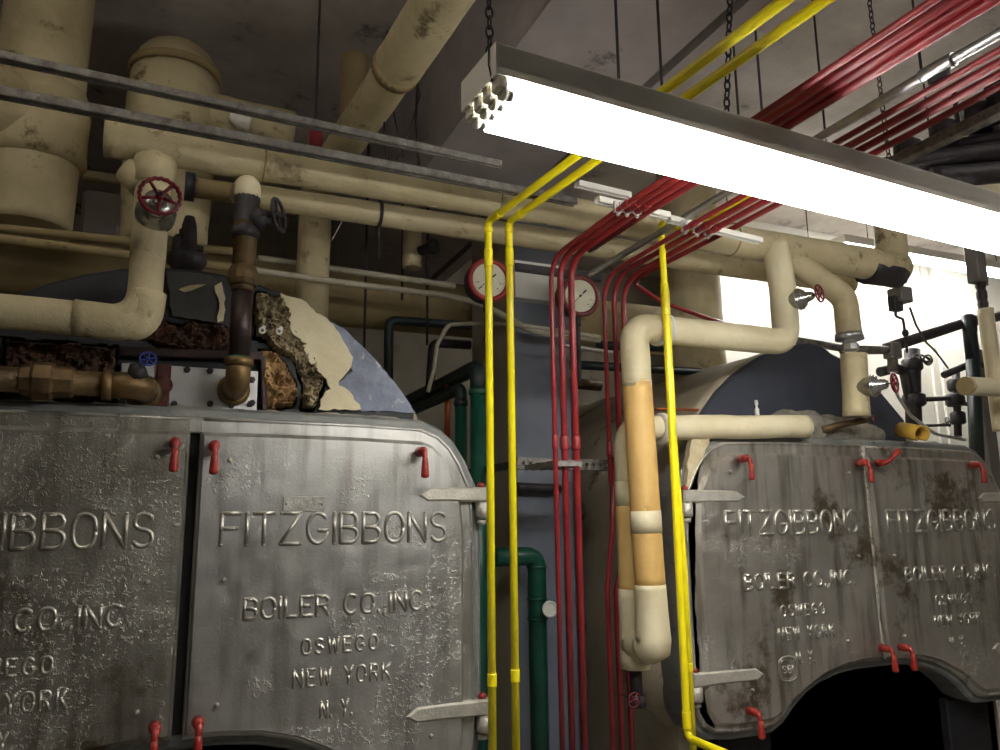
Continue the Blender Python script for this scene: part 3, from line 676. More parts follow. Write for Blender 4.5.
# dome elbow pipe
yd=3.85
D=aty(177,60,yd); rd=rw(80,D); zd=lambda py: aty(177,py,yd).z
t=thing('drop_pipe','large cream insulated pipe with domed elbow descending left of centre behind header','pipe',(D.x,yd,zd(240)))
b=MB(); b.tube(fillet([(D.x,yd+1.6,zd(60)),(D.x,yd,zd(60)),(D.x,yd,zd(250))],.3,10),[rd*1.08]*2+[rd*1.06]*9+[rd*.96],28,lump=.04,ls=4); b.build('insulation','cream',t)
b=MB(); b.ring((D.x,yd,zd(75)),(0,0,1),rd*1.0,.018,40,8); b.build('jacket_band','creamdark',t)
b=MB(); e=aty(292,136,yd); b.tube([(D.x+.1,yd-.02,zd(112)),(e.x,yd-.02,zd(112)-.02)],rw(44,e),24,lump=.05,ls=6); b.build('branch_stub','cream',t)
b=MB(); 
q=aty(240,122,yd-.14); b.tube([q+Vector((-.05,0,.02)),q+Vector((.05,0,0))],[.03,.045],10,lump=.5,step=.01,ls=20); b.build('torn_white_wadding','white',t)
# diagonal ceiling pipe
zc=3.4
Q0=atz(441,0,zc);Q1=atz(376,100,zc);Q2=atz(316,186,zc); dirq=(Q0-Q1).normalized()
t=thing('ceiling_pipe','cream insulated pipe slanting along the ceiling from top centre then dropping','pipe',tuple(Q1))
b=MB(); b.tube([Q0+dirq*1.2,Q0,Q1.lerp(Q0,.35)],[.098,.098,.1],24,lump=.03,ls=5); b.tube(fillet([Q1.lerp(Q0,.38),Q1,Q2,Vector((Q2.x,Q2.y,2.45))],.2,8),.088,24,lump=.04,ls=5,seed=4); b.build('insulation','cream',t)
q=Q1.lerp(Q0,.37); b=MB(); b.tube([q-dirq*.03,q+dirq*.03],.104,20,lump=.06); b.build('split_collar','creamdark',t)
s0=aty(355,58,Q1.y+.4)
b=MB(); b.tube([(s0.x,s0.y,s0.z),(s0.x,s0.y,s0.z-.35)],.07,18,lump=.04); b.build('small_branch','creamdark',t)
# big horizontal duct pipe behind
y3=4.75
K0=aty(0,262,y3);r3=rw(56,aty(350,300,y3)); kz=aty(330,297,y3).z
pipe('breeching_main','very large horizontal cream insulated main running along the back behind both boilers','pipe',[(-3.9,y3,kz),(3.6,y3,kz)],r3,'creamdark',0,30,lump=.02,ls=3)
# vertical pipe behind gauge, right centre
yq=4.3; q=aty(692,300,yq)
pipe('vertical_main','wide cream insulated vertical pipe behind the horizontal pipe right of centre','pipe',[(q.x,yq,4.2),(q.x,yq,1.2)],rw(58,q),'cream',0,24,lump=.03)
# small horizontal lines between header and duct
def hline(name,label,cat,x0,y0,x1,y1,Y,px,m,**k):
    a=aty(x0,y0,Y); c_=aty(x1,y1,Y); z_=(a.z+c_.z)/2
    return pipe(name,label,cat,[(a.x,Y,z_ if k.get('flat') else a.z),(c_.x,Y,z_ if k.get('flat') else c_.z)],rw(px,c_),m,0,12,lump=k.get('lump',.05),ls=12)
hline('dusty_pipe','brown dusty pipe line at the far left, upper of two above the cream duct','pipe',-60,222,238,252,3.52,8,'creamdark')
hline('dusty_pipe','brown dusty pipe line at the far left, lower of two above the cream duct','pipe',-60,231,250,270,3.42,9,'creamdark')
hline('dusty_pipe','thin crusted grey pipe running above the cream duct to the left gauge','pipe',258,258,455,286,4.3,6,'whitecable')
t_=[aty(240,268,4.0),aty(330,281,4.0),aty(450,296,4.0),aty(482,304,3.95),aty(512,320,3.8),aty(530,331,3.7),aty(600,340,3.68)]
pipe('bent_conduit','pale conduit curving down past the left gauge across the blue column','conduit',t_,.017,'whitecable',.25,12,lump=.06,ls=14)
# relief valve cluster
q=aty(187,250,3.4)
t=thing('relief_valve','small black valve cluster standing on the dusty pipe behind the riser','valve',tuple(q))
b=MB(); b.disc_steps(aty(187,262,3.4),(0,0,1),[(-.05,.05),(0,.08),(.03,.08),(.04,.04),(.1,.035),(.16,.03),(.2,.02)],14); b.build('valve_body','black',t)
b=MB(); q2=aty(178,246,3.4); b.disc_steps(q2,(0,0,1),[(-.05,.025),(.03,.025),(.05,.012)],10); b.bar(q2,q2+Vector((.1,0,0)),.02,.02); b.build('side_valve','black',t)
b=MB(); q3=aty(187,238,3.4); b.disc_steps(q3,(0,0,1),[(-.04,.03),(.0,.034),(.03,.034),(.05,.015)],10); b.build('spring_cap','brownpipe',t)
# ------------------------------------------------------------------ red / yellow conduits
def conduit(label,pts,r,m,group,bend=.12,cplz=(),cat='conduit'):
    t=thing('electrical_conduit' if m!='yellow' else 'gas_pipe',label,cat,tuple(Vector(pts[-1])),group)
    P=fillet(pts,bend,8); b=MB(); b.tube(P,r,14); b.build('conduit_run' if m!='yellow' else 'pipe_run',m,t)
    for (a,c_) in cplz:
        coupling(t,a,c_,r*(1.18 if m=='yellow' else 1.28),m)
    return t
# yellow
def vert_xy(px0,px1,Y):
    a=aty(px0[0],px0[1],Y);b_=aty(px1[0],px1[1],Y); return (a.x+b_.x)/2,a.z
def yellow(label,top,bot,Y,far,extra=None):
    x,zt=vert_xy(top,bot,Y); f=atz(far[0],far[1],zt); d=(f-Vector((x,Y,zt))).normalized()
    return conduit(label,[f+d*1.3,(x,Y,zt),(x,Y,0.0)],.0155,'yellow',None,.03,
        [((x,Y,zt-.12),(x,Y,zt-.2)),((x,Y,zt-.05),(x,Y,zt-.02)),((x,Y,.95),(x,Y,1.0)),(f.lerp(Vector((x,Y,zt)),.93),f.lerp(Vector((x,Y,zt)),.96))])
yellow('yellow pipe just right of the left boiler door, nearest the hinges',(489,222),(491.5,745),2.86,(785,0))
yellow('second yellow pipe from the left boiler, beside the blue column',(509,222),(516,745),2.90,(825,0))
x,zt=vert_xy((664,225),(684.5,742),2.8); zbm=aty(685,738,2.8).z
yt=aty(664,222,2.8).z
t=conduit('yellow pipe along the left edge of the right boiler, front one of a pair',[tuple(atz(790,172,yt)),tuple(atz(690,232,yt)),(x,2.8,yt),(x,2.8,zbm),tuple(atz(800,785,zbm))],.0155,'yellow',None,.04,[((x,2.8,2.6),(x,2.8,2.45)),((x,2.8,zbm+.1),(x,2.8,zbm+.03))])
xq0=aty(666.5,300,2.86).x; xq1=aty(692.5,735,2.86).x
zb2=zbm+.02
t=conduit('yellow pipe along the left edge of the right boiler, rear one of a pair',[(xq0,2.86,yt-.30),(xq0,2.86,1.9),(xq1,2.86,1.4),(xq1,2.86,zb2-.5)],.0145,'yellow',None,.04,[((xq1,2.86,.97),(xq1,2.86,.93))])
# red left group
def red(label,corner,bot,Y,mid,far,r,group=None,bend=.13,z0=0.0):
    x,zt=vert_xy(corner,bot,Y); m_=atz(mid[0],mid[1],zt+.03); f=atz(far[0],far[1],zt+.06); d=(f-m_).normalized()
    P=[f+d*1.2,f,m_,(x,Y,zt),(x,Y,z0)]
    if mid[0]!=628 or True:
        dq=(f-m_).normalized(); q=m_-dq*.01; b=MB(); b.ring(q,dq,r*1.2,.0028,18,6); nx=Vector((-dq.y,dq.x,0)).normalized()
        b.bar(q+nx*(r*1.25)+Vector((0,0,-.012)),q+nx*(r*1.25)+Vector((0,0,.035)),.012,.004,0,(1,0,0)); b.bar(q-nx*(r*1.25)+Vector((0,0,-.012)),q-nx*(r*1.25)+Vector((0,0,.035)),.012,.004,0,(1,0,0)); b.disc_steps(q+Vector((0,0,-r*1.1)),(0,-.4,-1),[(0,.008),(.012,.008)],6)
        L_='left' if x<1.8 else 'right'
        tag(b.build('conduit_clamp','silver'),'small steel clamp holding the %s red conduit bundle to its pale strut'%L_,'clamp','clamps under the %s red bundle'%L_)
    return conduit(label,P,r,'red',group,[.1,.12,bend],[(m_.lerp(f,.02),m_.lerp(f,.05)),((x,Y,1.92),(x,Y,1.86)),(f.lerp(m_,-.06),f.lerp(m_,-.02))])
red('thin red conduit, leftmost of the red group crossing the blue column',(550,259),(563,745),2.95,(619,209),(934,0),.0105)
red('red conduit, second of the red group crossing the blue column',(558,259),(574,745),3.0,(628,209),(953,0),.014)
red('red conduit, third and rightmost of the red group crossing the blue column',(572,259),(583,745),2.98,(638,210),(973,0),.015)
# a fourth overhead one that runs back to the wall
zr=2.66
def overhead(label,px,m,r,zz,group=None,name='electrical_conduit'):
    P=[atz(a,b_,zz) for a,b_ in px]; d=(P[0]-P[1]).normalized(); P=[P[0]+d*1.2]+P
    t=thing(name,label,'conduit',tuple(P[-1]),group); b=MB(); b.tube(P,r,14); b.build('conduit_run',m,t)
    return t,P
overhead('fourth red overhead conduit, rightmost of the upper left red bundle',[(993,0),(648,211),(590,250)],'red',.015,2.76)
# red right group
red('thin red conduit, left of the right red group passing behind the tan pipes',(607,278),(616,745),3.15,(686,228),(1000,50),.0105,z0=1.72,bend=.16)
red('red conduit, middle of the right red group passing behind the tan pipes',(618,278),(626,745),3.2,(698,230),(1000,62),.013,z0=1.70,bend=.16)
red('red conduit, right of the right red group passing behind the tan pipes',(627,282),(636,745),3.22,(709,232),(1000,74),.013,z0=1.6,bend=.16)
P=[atz(1000,86,2.9),atz(718,236,2.86),aty(640,276,3.3),aty(634,284,3.4),aty(662,302,3.5),aty(712,320,3.6),aty(745,328,3.7)]
conduit('red conduit curling back behind the right yellow pipe toward the rear',[P[0]+(P[0]-P[1]).normalized()*1.0]+P,.0125,'red',None,.06,[])
# lower red group
for i,(a0,a1,a2,Y,w_) in enumerate([((612,530),(600,590),(613,750),3.3,5.5),((630,530),(608,592),(622,750),3.34,6),((640,555),(619,600),(632,750),3.38,6)]):
    A_=aty(*a0,Y);B_=aty(*a1,Y);C_=aty(*a2,Y); B2=Vector((C_.x,Y,B_.z)); C2=Vector((C_.x,Y,0)); 
    tt=conduit(['red conduit low left of the tan pipes, leftmost of three','red conduit low left of the tan pipes, middle of three','red conduit low left of the tan pipes, rightmost of three'][i],[(A_.x+.02,Y,A_.z+.35),A_,B2,C2],rw(w_,B_),'red',None,.1,[])
# silver conduit
t,P=overhead('silver galvanised conduit running between the two red bundles overhead',[(1000,33),(920,78),(590,274)],'silver',.0155,2.82,name='silver_conduit')
q=atz(922,77,2.82);d=(P[0]-q).normalized(); coupling(t,q-d*.0,q+d*.10,.0215,'silver'); 
b=MB(); b.bar(q+d*.02+Vector((0,0,-.03)),q+d*.08+Vector((0,0,-.03)),.014,.014); b.build('set_screws','black',t)
# clamps on strut near reds
# ------------------------------------------------------------------ struts and rods
def channel(name,label,a,b_,w=.041,h=.041,m='strut',holes=0):
    a=Vector(a);b_=Vector(b_); L=(b_-a).length; t=thing(name,label,'bracket',tuple(a)); d=(b_-a).normalized(); n=Vector((-d.y,d.x,0)).normalized(); u=Vector((0,0,1))
    b=MB(); b.bar(a+u*h/2,b_+u*h/2,w,.005); 
    for s in (-1,1):
        b.bar(a+n*s*w/2,b_+n*s*w/2,.004,h); b.bar(a+n*s*(w/2-.006)-u*h/2,b_+n*s*(w/2-.006)-u*h/2,.012,.004)
    b.build('channel',m,t); 
    return t,d,n
sA0=atz(0,57,2.86);sA1=atz(628,193,2.86); d=(sA0-sA1).normalized()
channel('strut_channel','long dusty steel strut across the upper left, upper of two parallel ones',sA0+d*1.2,atz(500,165,2.86),.03,.02)
channel('strut_channel','long dusty steel strut lying just over the upper left header, lower one',atz(0,97,2.86)+d*1.2,atz(575,202,2.86),.036,.026)
channel('strut_channel','short pale strut hanging just below the lamp left of the red bundle',atz(577,184,2.9),atz(629,196,2.9),.034,.02,'white')
channel('strut_channel','pale strut supporting the left red conduit bundle under the lamp',atz(597,200,2.785),atz(668,216,2.785),.034,.02,'white')
channel('strut_channel','pale strut supporting the right red conduit bundle under the lamp',atz(668,219,2.80),atz(760,241,2.80),.034,.02,'white')
def clamp_set(label,px,zz,grp):
    for i,(a,b_) in enumerate(px):
        q=atz(a,b_,zz); b=MB(); b.ring(q,(.35,1,0),.018,.003,16,6); b.bar(q+Vector((0,0,.018)),q+Vector((0,0,.045)),.012,.02); b.disc_steps(q+Vector((.022,-.005,.01)),(0,-1,-.3),[(0,.007),(.015,.007)],6)
        tag(b.build('conduit_clamp','silver'),label,'clamp',grp)
# perforated bracket on column
A_=aty(517,462,3.25);zz=aty(560,464,3.25).z
t=thing('perforated_bracket','perforated steel bracket across the blue column holding three red conduits','bracket',(A_.x,3.25,zz))
b=MB(); 
A2=Vector((A_.x,3.25,zz));B2=Vector((aty(608,468,3.25).x,3.25,zz)); L=B2.x-A2.x; 
hh=.026; n=13; st=L/n
for i in range(n):
    x0=A2.x+i*st; b.box((x0,3.248,zz-hh),(x0+st*.62,3.254,zz+hh)); b.box((x0+st*.62,3.248,zz+.007),(x0+st,3.254,zz+hh)); b.box((x0+st*.62,3.248,zz-hh),(x0+st,3.254,zz-.007))
b.box((A2.x,3.254,zz-hh),(B2.x,3.29,zz-hh+.004)); b.box((A2.x,3.254,zz+hh-.004),(B2.x,3.29,zz+hh)); b.box((A2.x,3.286,zz-hh),(B2.x,3.29,zz+hh)); b.build('channel','strut',t)
b=MB(); b.box((A2.x+.01,3.289,zz-.016),(A2.x+.05,3.9,zz+.016)); b.build('support_arm','black',t)
for qx in (553.5,562.5,572.5):
    q=aty(qx,464,3.0); b=MB(); b.box((q.x-.02,2.97,q.z-.012),(q.x-.014,3.25,q.z+.012)); b.box((q.x+.016,2.97,q.z-.012),(q.x+.022,3.25,q.z+.012)); b.box((q.x-.024,2.965,q.z-.012),(q.x+.026,2.972,q.z+.012)); b.build('conduit_strap','strut',t)
hline('column_rail','thin black rail crossing the blue column below the perforated bracket','rail',517,487,560,489,3.84,9,'black')  # thin black rail across the column, under the bracket
def rod(label,px0,px1,Y,r=.005,group=None):
    a=aty(*px0,Y);b_=aty(*px1,Y); b=MB(); b.cyl((b_.x,Y,b_.z),(b_.x,Y,4.2),r,8); tag(b.build('hanger_rod','rod'),label,'rod',group)
for i,(a,b_,Y,l) in enumerate([((617,0),(619,84),1.95,'thin dark hanger rod straight above the lamp, left of the chain'),((659,0),(662,88),2.0,'thin dark hanger rod beside the chain above the lamp'),
     ((735,40),(739,122),2.3,'thin dark hanger rod between the two yellow pipes above the lamp'),((917,50),(922,78),2.2,'thin hanger rod holding the silver conduit coupling'),((823,110),(826,141),2.4,'short hanger rod above the lamp between left red bundle and silver conduit'),
     ((926,110),(930,136),2.6,'thin hanger rod right of the lower right red bundle'),((757,80),(762,112),2.2,'thin hanger rod near the second yellow pipe, right side')]):
    rod(l,a,b_,Y)
# suspended back rods
for i,(px,y0,y1,l) in enumerate([(363,212,400,'thin vertical rod hanging in front of the cream duct, left one'),(402,212,300,'thin vertical rod hanging in front of the cream duct, middle one'),(427,212,345,'thin vertical rod hanging in front of the cream duct, right one')]):
    a=aty(px,y1,4.4); b=MB(); b.cyl((a.x,4.4,a.z),(a.x,4.4,4.2),.008,8); tag(b.build('hanger_rod','rod'),l,'rod')
def chain(label,a,b_,r=.0028,lw=.009,ll=.034,swing=0):
    a=Vector(a);b_=Vector(b_); d=(b_-a); L=d.length; d.normalize(); n=max(1,int(L/(ll*.78))); b=MB()
    x=d.cross(Vector((0,1,0))).normalized(); y=d.cross(x)
    for i in range(n):
        c_=a+d*(L*(i+.5)/n); u=x if i%2 else y
        pts=[]
        for k in range(12):
            t=2*PI*k/12; pts.append(c_+d*(math.cos(t)*ll/2)+u*(math.sin(t)*lw))
        b.tube(pts,r,6,closed=True)
    return tag(b.build('hanging_chain','rod'),label,'chain')
# ------------------------------------------------------------------ LAMP
LA=atz(497,72,2.56);LBp=atz(1000,213,2.56); dl=(LBp-LA); dl.z=0; dl.normalize(); nl=Vector((-dl.y,dl.x,0))
W_=.20;Ln=2.44;Hh=.075
F0=atz(462,110,2.56); W_=(F0-LA).dot(nl); W_=max(.19,W_)
t=thing('fluorescent_lamp','long white four-tube fluorescent fixture hung overhead, brightly lit','lamp',tuple(LA))
def LP(s,w,z): return LA+dl*s+nl*w+Vector((0,0,z))
def lbox(mb,s0,s1,w0,w1,z0,z1,bev=.003):
    M4=Matrix(((dl.x,nl.x,0,LA.x),(dl.y,nl.y,0,LA.y),(0,0,1,LA.z),(0,0,0,1))); mb.box((s0,w0,z0),(s1,w1,z1),M4,bev)
b=MB()
lbox(b,0,Ln,0,W_,.012,.075); lbox(b,0,Ln,0,.004,-.002,.075,0); lbox(b,0,Ln,W_-.004,W_,-.002,.075,0); lbox(b,-.003,.004,0,W_,-.004,.076,0); lbox(b,Ln-.004,Ln+.003,0,W_,-.004,.076,0)
b.build('housing','chassis',t)
for k in range(4):
    w=W_*(k+.5)/4
    for e,s in ((0,1),(Ln,-1)):
        b=MB(); x0,x1=sorted((e+s*.004,e+s*.034)); lbox(b,x0,x1,w-.019,w+.019,-.034,.012,.006)
        x0,x1=sorted((e+s*.02,e+s*.034)); b.disc_steps(LP(x0,w,-.034),dl,[(0,.017),(.014,.017)],14); b.build('lampholder','holder',t)
    b=MB(); b.disc_steps(LP(.036,w,-.036),dl,[(0,.013),(.02,.0135)],14);b.disc_steps(LP(Ln-.056,w,-.036),dl,[(0,.0135),(.02,.013)],14); tb=b.build('tube_cap','tubeend',t)
    b=MB(); b.tube([LP(.056,w,-.036),LP(Ln-.056,w,-.036)],.0175,16); b.build('fluorescent_tube','tube',t)
b=MB(); b.tube(fillet([LP(.012,.03,.075),LP(-.006,.028,.09),LP(-.008,.026,.03),LP(.0,.024,-.01)],.02,4),.0022,6); b.build('cord','rod',t)
qa=LP(.03,W_/2,.075); chain('chain of steel links holding the left end of the lamp',(qa.x-.01,qa.y,4.2),qa)
qa=LP(.78,W_/2,.075); chain('chain of steel links above the middle of the lamp beside the hanger rods',(qa.x+.1,qa.y-.1,4.2),qa)
q=aty(889,160,2.1); chain('chain of steel links at upper right passing beside the red conduits',(q.x-.02,2.1,4.2),(q.x,2.1,q.z))
q=aty(883,100,2.35)
# second fixture lighting the far right wall, behind the big lamp
def strip(label,a,b_,m='tube',hw=.16,ts=.04):
    a=Vector(a);b_=Vector(b_); d=(b_-a).normalized(); t=thing('fluorescent_lamp',label,'lamp',tuple(a))
    b=MB(); b.bar(a+Vector((0,0,.0)),b_,hw,.07,.004); b.build('housing','chassis',t)
    n=Vector((-d.y,d.x,0))
    for s in (-ts,ts):
        b=MB(); b.tube([a+n*s+Vector((0,0,-.056)),b_+n*s+Vector((0,0,-.056))],.0175,12); b.build('fluorescent_tube',m,t)
        b=MB(); 
        for e in (a,b_): b.disc_steps(e+n*s+Vector((0,0,-.056)),d if e is a else -d,[(-.001,.019),(.03,.019)],12)
        b.build('lampholder','holder',t)
    for f in (.15,.85):
        q=a.lerp(b_,f); b=MB(); b.cyl(q+Vector((0,0,.03)),(q.x,q.y,4.2),.004,6); b.build('suspension_rod','rod',t)
strip('second fluorescent fixture glowing near the far right wall behind the header',(5.2,4.7,3.9),(7.6,4.7,3.9),m='tube2')
strip('third fluorescent fixture seen beyond the right header between the pipes',(3.9,4.75,3.8),(5.1,4.75,3.8),m='tube2')
strip('bare fluorescent fixture near the ceiling above the left aisle, out of view',(-2.2,1.6,3.8),(.2,1.6,3.8),m='tube4',hw=.05,ts=.055)
strip('added bare fluorescent fixture above the right aisle, out of view, brightening the ceiling',(2.3,.2,3.8),(4.7,.2,3.8),m='tube3',hw=.05,ts=.055)  # invented fixture, lifts the dark ceiling and the main lamp's housing
# ------------------------------------------------------------------ gauges
def gauge(label,px,Y,wpx,rimm,ang,stemlen):
    c=aty(*px,Y); R=rw(wpx,c); ax=Vector((-.1,-1,-.08)).normalized(); x=Vector((1,-.1,0)).normalized(); z=x.cross(ax)*-1; z=Vector((0,0,1))
    t=thing('pressure_gauge',label,'gauge',tuple(c))
    b=MB(); b.disc_steps(c-ax*-.0,-ax,[(0,R*.98),(.09,R*.98),(.10,R*.9)],36); b.build('case','black',t)
    b=MB(); b.ring(c+ax*.004,ax,R*.90,R*.125,40,10); b.build('bezel',rimm,t)
    b=MB(); b.disc_steps(c,ax,[(0,R*.82),(.004,R*.82)],36); f=b.build('dial_face','gaugeface',t)
    b=MB()
    for k in range(28):
        a=math.radians(-135+270*k/27+90); L=.1 if k%3==0 else .05; dd=x*math.cos(a)+z*math.sin(a)
        b.bar(c+ax*.0045+dd*R*(.74-L),c+ax*.0045+dd*R*.74,R*.02,.001,0,ax)
        if k%3==0: 
            q=c+ax*.0045+dd*R*.55; b.bar(q-x*R*.035,q+x*R*.035,R*.045,.001,0,ax)
    b.build('dial_marks','ink',t)
    a=math.radians(ang); dd=x*math.cos(a)+z*math.sin(a); b=MB(); b.bar(c+ax*.009-dd*R*.7,c+ax*.009+dd*R*.35,R*.03,.002,0,ax); b.bar(c+ax*.009+dd*R*.2,c+ax*.009+dd*R*.42,R*.07,.002,0,ax); b.disc_steps(c+ax*.004,ax,[(0,R*.07),(.008,R*.06)],12); b.build('needle','ink',t)
    b=MB(); e=c-ax*.04; b.disc_steps(e+Vector((0,0,-R*.95)),(0,0,-1),[(0,.02),(.05,.02),(.055,.013),(stemlen*.5,.013),(stemlen*.5+.01,.018),(stemlen*.5+.03,.018),(stemlen*.55,.012),(stemlen,.012)],10,False); b.build('stem','black',t)
gauge('round pressure gauge with bright red rim, partly behind the yellow pipe',(489,280),3.5,44,'gaugerim',42,.35)
gauge('round pressure gauge with maroon rim, right of the red conduits',(580,296),3.5,42,'gaugerim2',45,.35)
hline('gauge_line','thin silvery line with small fittings below the right gauge','pipe',563,345,613,353,3.62,5,'silver')
# black panel beams behind column top
A_=aty(512,262,3.86);B_=aty(558,304,3.86)
b=MB(); b.box((A_.x,3.82,B_.z),(aty(556,290,3.86).x,3.9,A_.z)); tag(b.build('masonry_block','white'),'small whitewashed block band at the top of the blue column between gauges','block')
b=MB(); b.box((A_.x,3.80,aty(512,270,3.8).z),(aty(556,280,3.8).x+.3,3.819,aty(512,262,3.8).z)); tag(b.build('dark_rail','black'),'dark rail across the white panel between the gauges','rail')
# ------------------------------------------------------------------ cream and tan pipes left of right boiler
ya=2.95
A0=aty(636,327,ya); A1=aty(654,645,ya); ax_=(A0.x+aty(650,600,ya).x)/2; zA=A0.z; zB=A1.z
ax_=aty(634,345,ya).x; axb=aty(654,640,ya).x
def AX(z): return ax_+(axb-ax_)*(zA-z)/(zA-zB)
xr=aty(786,330,ya).x; ra=rw(32,A1)
t=thing('looped_drop_pipe','front cream and tan insulated pipe dropping from riser, elbowing at its foot','pipe',(ax_,ya,zB))
rtop=rw(29,A0)
b=MB(); 
yB=3.12; B0=aty(621,432,yB);B1=aty(640,660,yB); bx=(B0.x+B1.x)/2
zm=zA-(zA-zB)*.37
zHd=H0.z
b.tube(fillet([(xr,ya+.03,zHd-.0),(xr,ya,zHd-.25),(xr,ya,zA),(ax_,ya,zA),(AX(zA-.28),ya,zA-.28)],[.05,.09,.09],9),[rtop]*5+[rtop]*30 if False else rtop,24,lump=.05,ls=6)
b.tube([(AX(zA-.26),ya,zA-.26),(AX(zm+.25),ya,zm+.25)],[rtop,rtop*1.02],24,lump=.03)
b.build('upper_cream_insulation','cream2',t); b=MB()
b.tube([(AX(zB+.25),ya,zB+.25),(AX(zB+.1),ya,zB+.1),(axb,ya,zB),(axb-.02,ya+.06,zB-.03)],[ra,ra*1.04,ra*1.12,ra*.9],24,lump=.06,ls=7,step=.02)
b.tube([(axb,ya,zB+.0),(bx,yB,zB-.02)],[ra*1.05,ra],20,lump=.06)
b.build('lower_cream_insulation','cream2',t)
b=MB(); b.tube([(AX(zm+.26),ya,zm+.26),(AX(zB+.24),ya,zB+.24)],[rtop*1.0,ra*.97],24,lump=.012); b.build('tan_insulation','tan',t)
zt2=aty(650,520,ya).z
b=MB(); b.tube([(AX(aty(645,511,ya).z),ya,aty(645,511,ya).z),(AX(aty(645,533,ya).z),ya,aty(645,533,ya).z)],(rtop+ra)/2*1.01,24,lump=.01); b.build('cream_wrap','cream2',t)
fx=aty(659,330,ya).x
b=MB(); b.disc_steps((fx-.02,ya,zA),(1,0,0),[(0,rtop*1.0),(.004,rtop*1.18),(.02,rtop*1.2),(.03,rtop*.9),(.045,rtop*.9),(.05,rtop*1.15),(.065,rtop*1.12)],20); b.build('white_flange','white',t)
# riser elbows up at xr
# pipe B
t=thing('rear_drop_pipe','rear cream and tan insulated pipe left of the looped one, open at foot','pipe',(bx,yB,B1.z))
rb=rw(26,aty(630,500,yB)); zc_=aty(625,428,yB).z; xr2=aty(800,425,3.12).x
zbb=aty(640,668,yB).z
b=MB(); b.tube(fillet([(xr2,3.08,aty(760,424,3.08).z),(bx,yB,zc_),(bx,yB,zc_-.28)],.1,9),rb*.98,22,lump=.07,ls=8)
b.tube([(bx,yB,zc_-.25),(bx,yB,zc_-.36)],rb*1.02,22,lump=.02); b.build('upper_cream_insulation','cream2',t); b=MB(); b.tube([(bx,yB,zB+.22),(bx,yB,zbb)],[rb*1.05,rb*1.12],22,lump=.06,ls=7); b.build('lower_cream_insulation','cream2',t)
b=MB(); b.tube([(bx,yB,zc_-.35),(bx,yB,zB+.2)],rb*1.0,22,lump=.015); b.build('tan_insulation','tan',t)
fx=aty(663,425,3.1).x; zf=zc_
b=MB(); b.disc_steps((fx-.02,3.11,zf),(1,0,0),[(0,rb*1.0),(.004,rb*1.3),(.02,rb*1.32),(.03,rb*.9),(.04,rb*.9),(.045,rb*1.28),(.06,rb*1.2)],20); b.build('white_flange','white',t)
b=MB(); b.tube([(bx,yB,zbb+.01),(bx,yB,zbb-.16)],.028,16); b.disc_steps((bx,yB,zbb-.16),(0,0,1),[(0,.04),(.05,.04)],12); b.build('bare_stub','black',t)
W=aty(634,700,3.0); handwheel(t,W,(.1,-1,-.1),.03,'wheelred',5,.09)
# thin copper line on top of right boiler
hline('copper_tube','thin copper tube lying behind the right yellow pipe over the right boiler','pipe',655,409,755,411,3.3,2.5,'copper')
b=MB(); q=aty(757,413,3.1); b.disc_steps(q,(0,0,1),[(-.02,.012),(.02,.012),(.025,.006),(.04,.006),(.045,.010),(.065,.008)],10); tag(b.build('pet_cock','white'),'tiny white petcock with red tip on the right boiler top pipe','valve')
# dirt crust heap on top of right boiler
b=MB(); b.tube([aty(750,432,3.2),aty(775,430,3.2),aty(800,430,3.2),aty(850,432,3.2),aty(880,436,3.2)],[.05,.09,.10,.085,.04],16,lump=.22,step=.015,ls=12); tag(b.build('cement_heap','cement'),'crumbled grey cement heap on the right boiler top around the pipe foot','rubble')
# right riser pair
yc=2.95
t=thing('feed_pipe','cream insulated pipe bending down from header to right boiler top with red handwheel','pipe',tuple(aty(860,415,yc)))
p0=aty(800,262,yc);p1=aty(846,300,yc);p2=aty(850,338,yc);p2=Vector((p1.x+.0,yc,p2.z))
xx=aty(850,345,yc).x
rc=rw(24,p1)
b=MB(); b.tube(fillet([(p0.x-.02,yh1,H0.z-.04),(xx,yc,aty(846,298,yc).z),(xx,yc,aty(850,338,yc).z)],.1,9),rc,22,lump=.04); b.build('upper_insulation','cream',t)
b=MB(); b.tube([(xx,yc,aty(850,334,yc).z),(xx,yc,aty(850,340,yc).z)],rc*1.12,20,lump=.04); b.disc_steps((xx,yc,aty(850,352,yc).z),(0,0,1),[(0,.03),(.01,.045),(.04,.045),(.05,.035),(.09,.035)],8,False); b.build('steel_union','silver',t)
b=MB(); b.tube([(xx+.02,yc,aty(854,354,yc).z),(xx+.02,yc+.02,aty(858,416,yc).z)],[rc*1.02,rc*1.06],22,lump=.04); b.build('lower_insulation','cream',t)
vc=Vector((xx+.015,yc,aty(866,387,yc-.05).z)); wv=Vector((.35,-.93,.02)).normalized()
b=MB(); b.disc_steps(vc,wv,[(0,.05),(.075,.05),(.08,.058),(.092,.058),(.096,.044),(.108,.048),(.118,.03),(.15,.024),(.16,.014)],18); b.build('valve_bonnet','chrome',t)
handwheel(t,vc+wv*.19,wv,.047,'wheelred',5,.05)
t=thing('gate_valve','grey gate valve with red handwheel on the riser under right header','valve',tuple(aty(790,298,ya)))
vc=Vector((xr,ya,aty(788,300,ya-.06).z)); wv=Vector((.3,-.95,.05)).normalized()
b=MB(); b.disc_steps(vc,wv,[(0,.045),(.075,.045),(.08,.056),(.092,.056),(.096,.042),(.108,.046),(.118,.028),(.15,.022),(.16,.014)],18); b.build('valve_body','chrome',t)
handwheel(t,vc+wv*.19,wv,.042,'wheelred',6,.05)
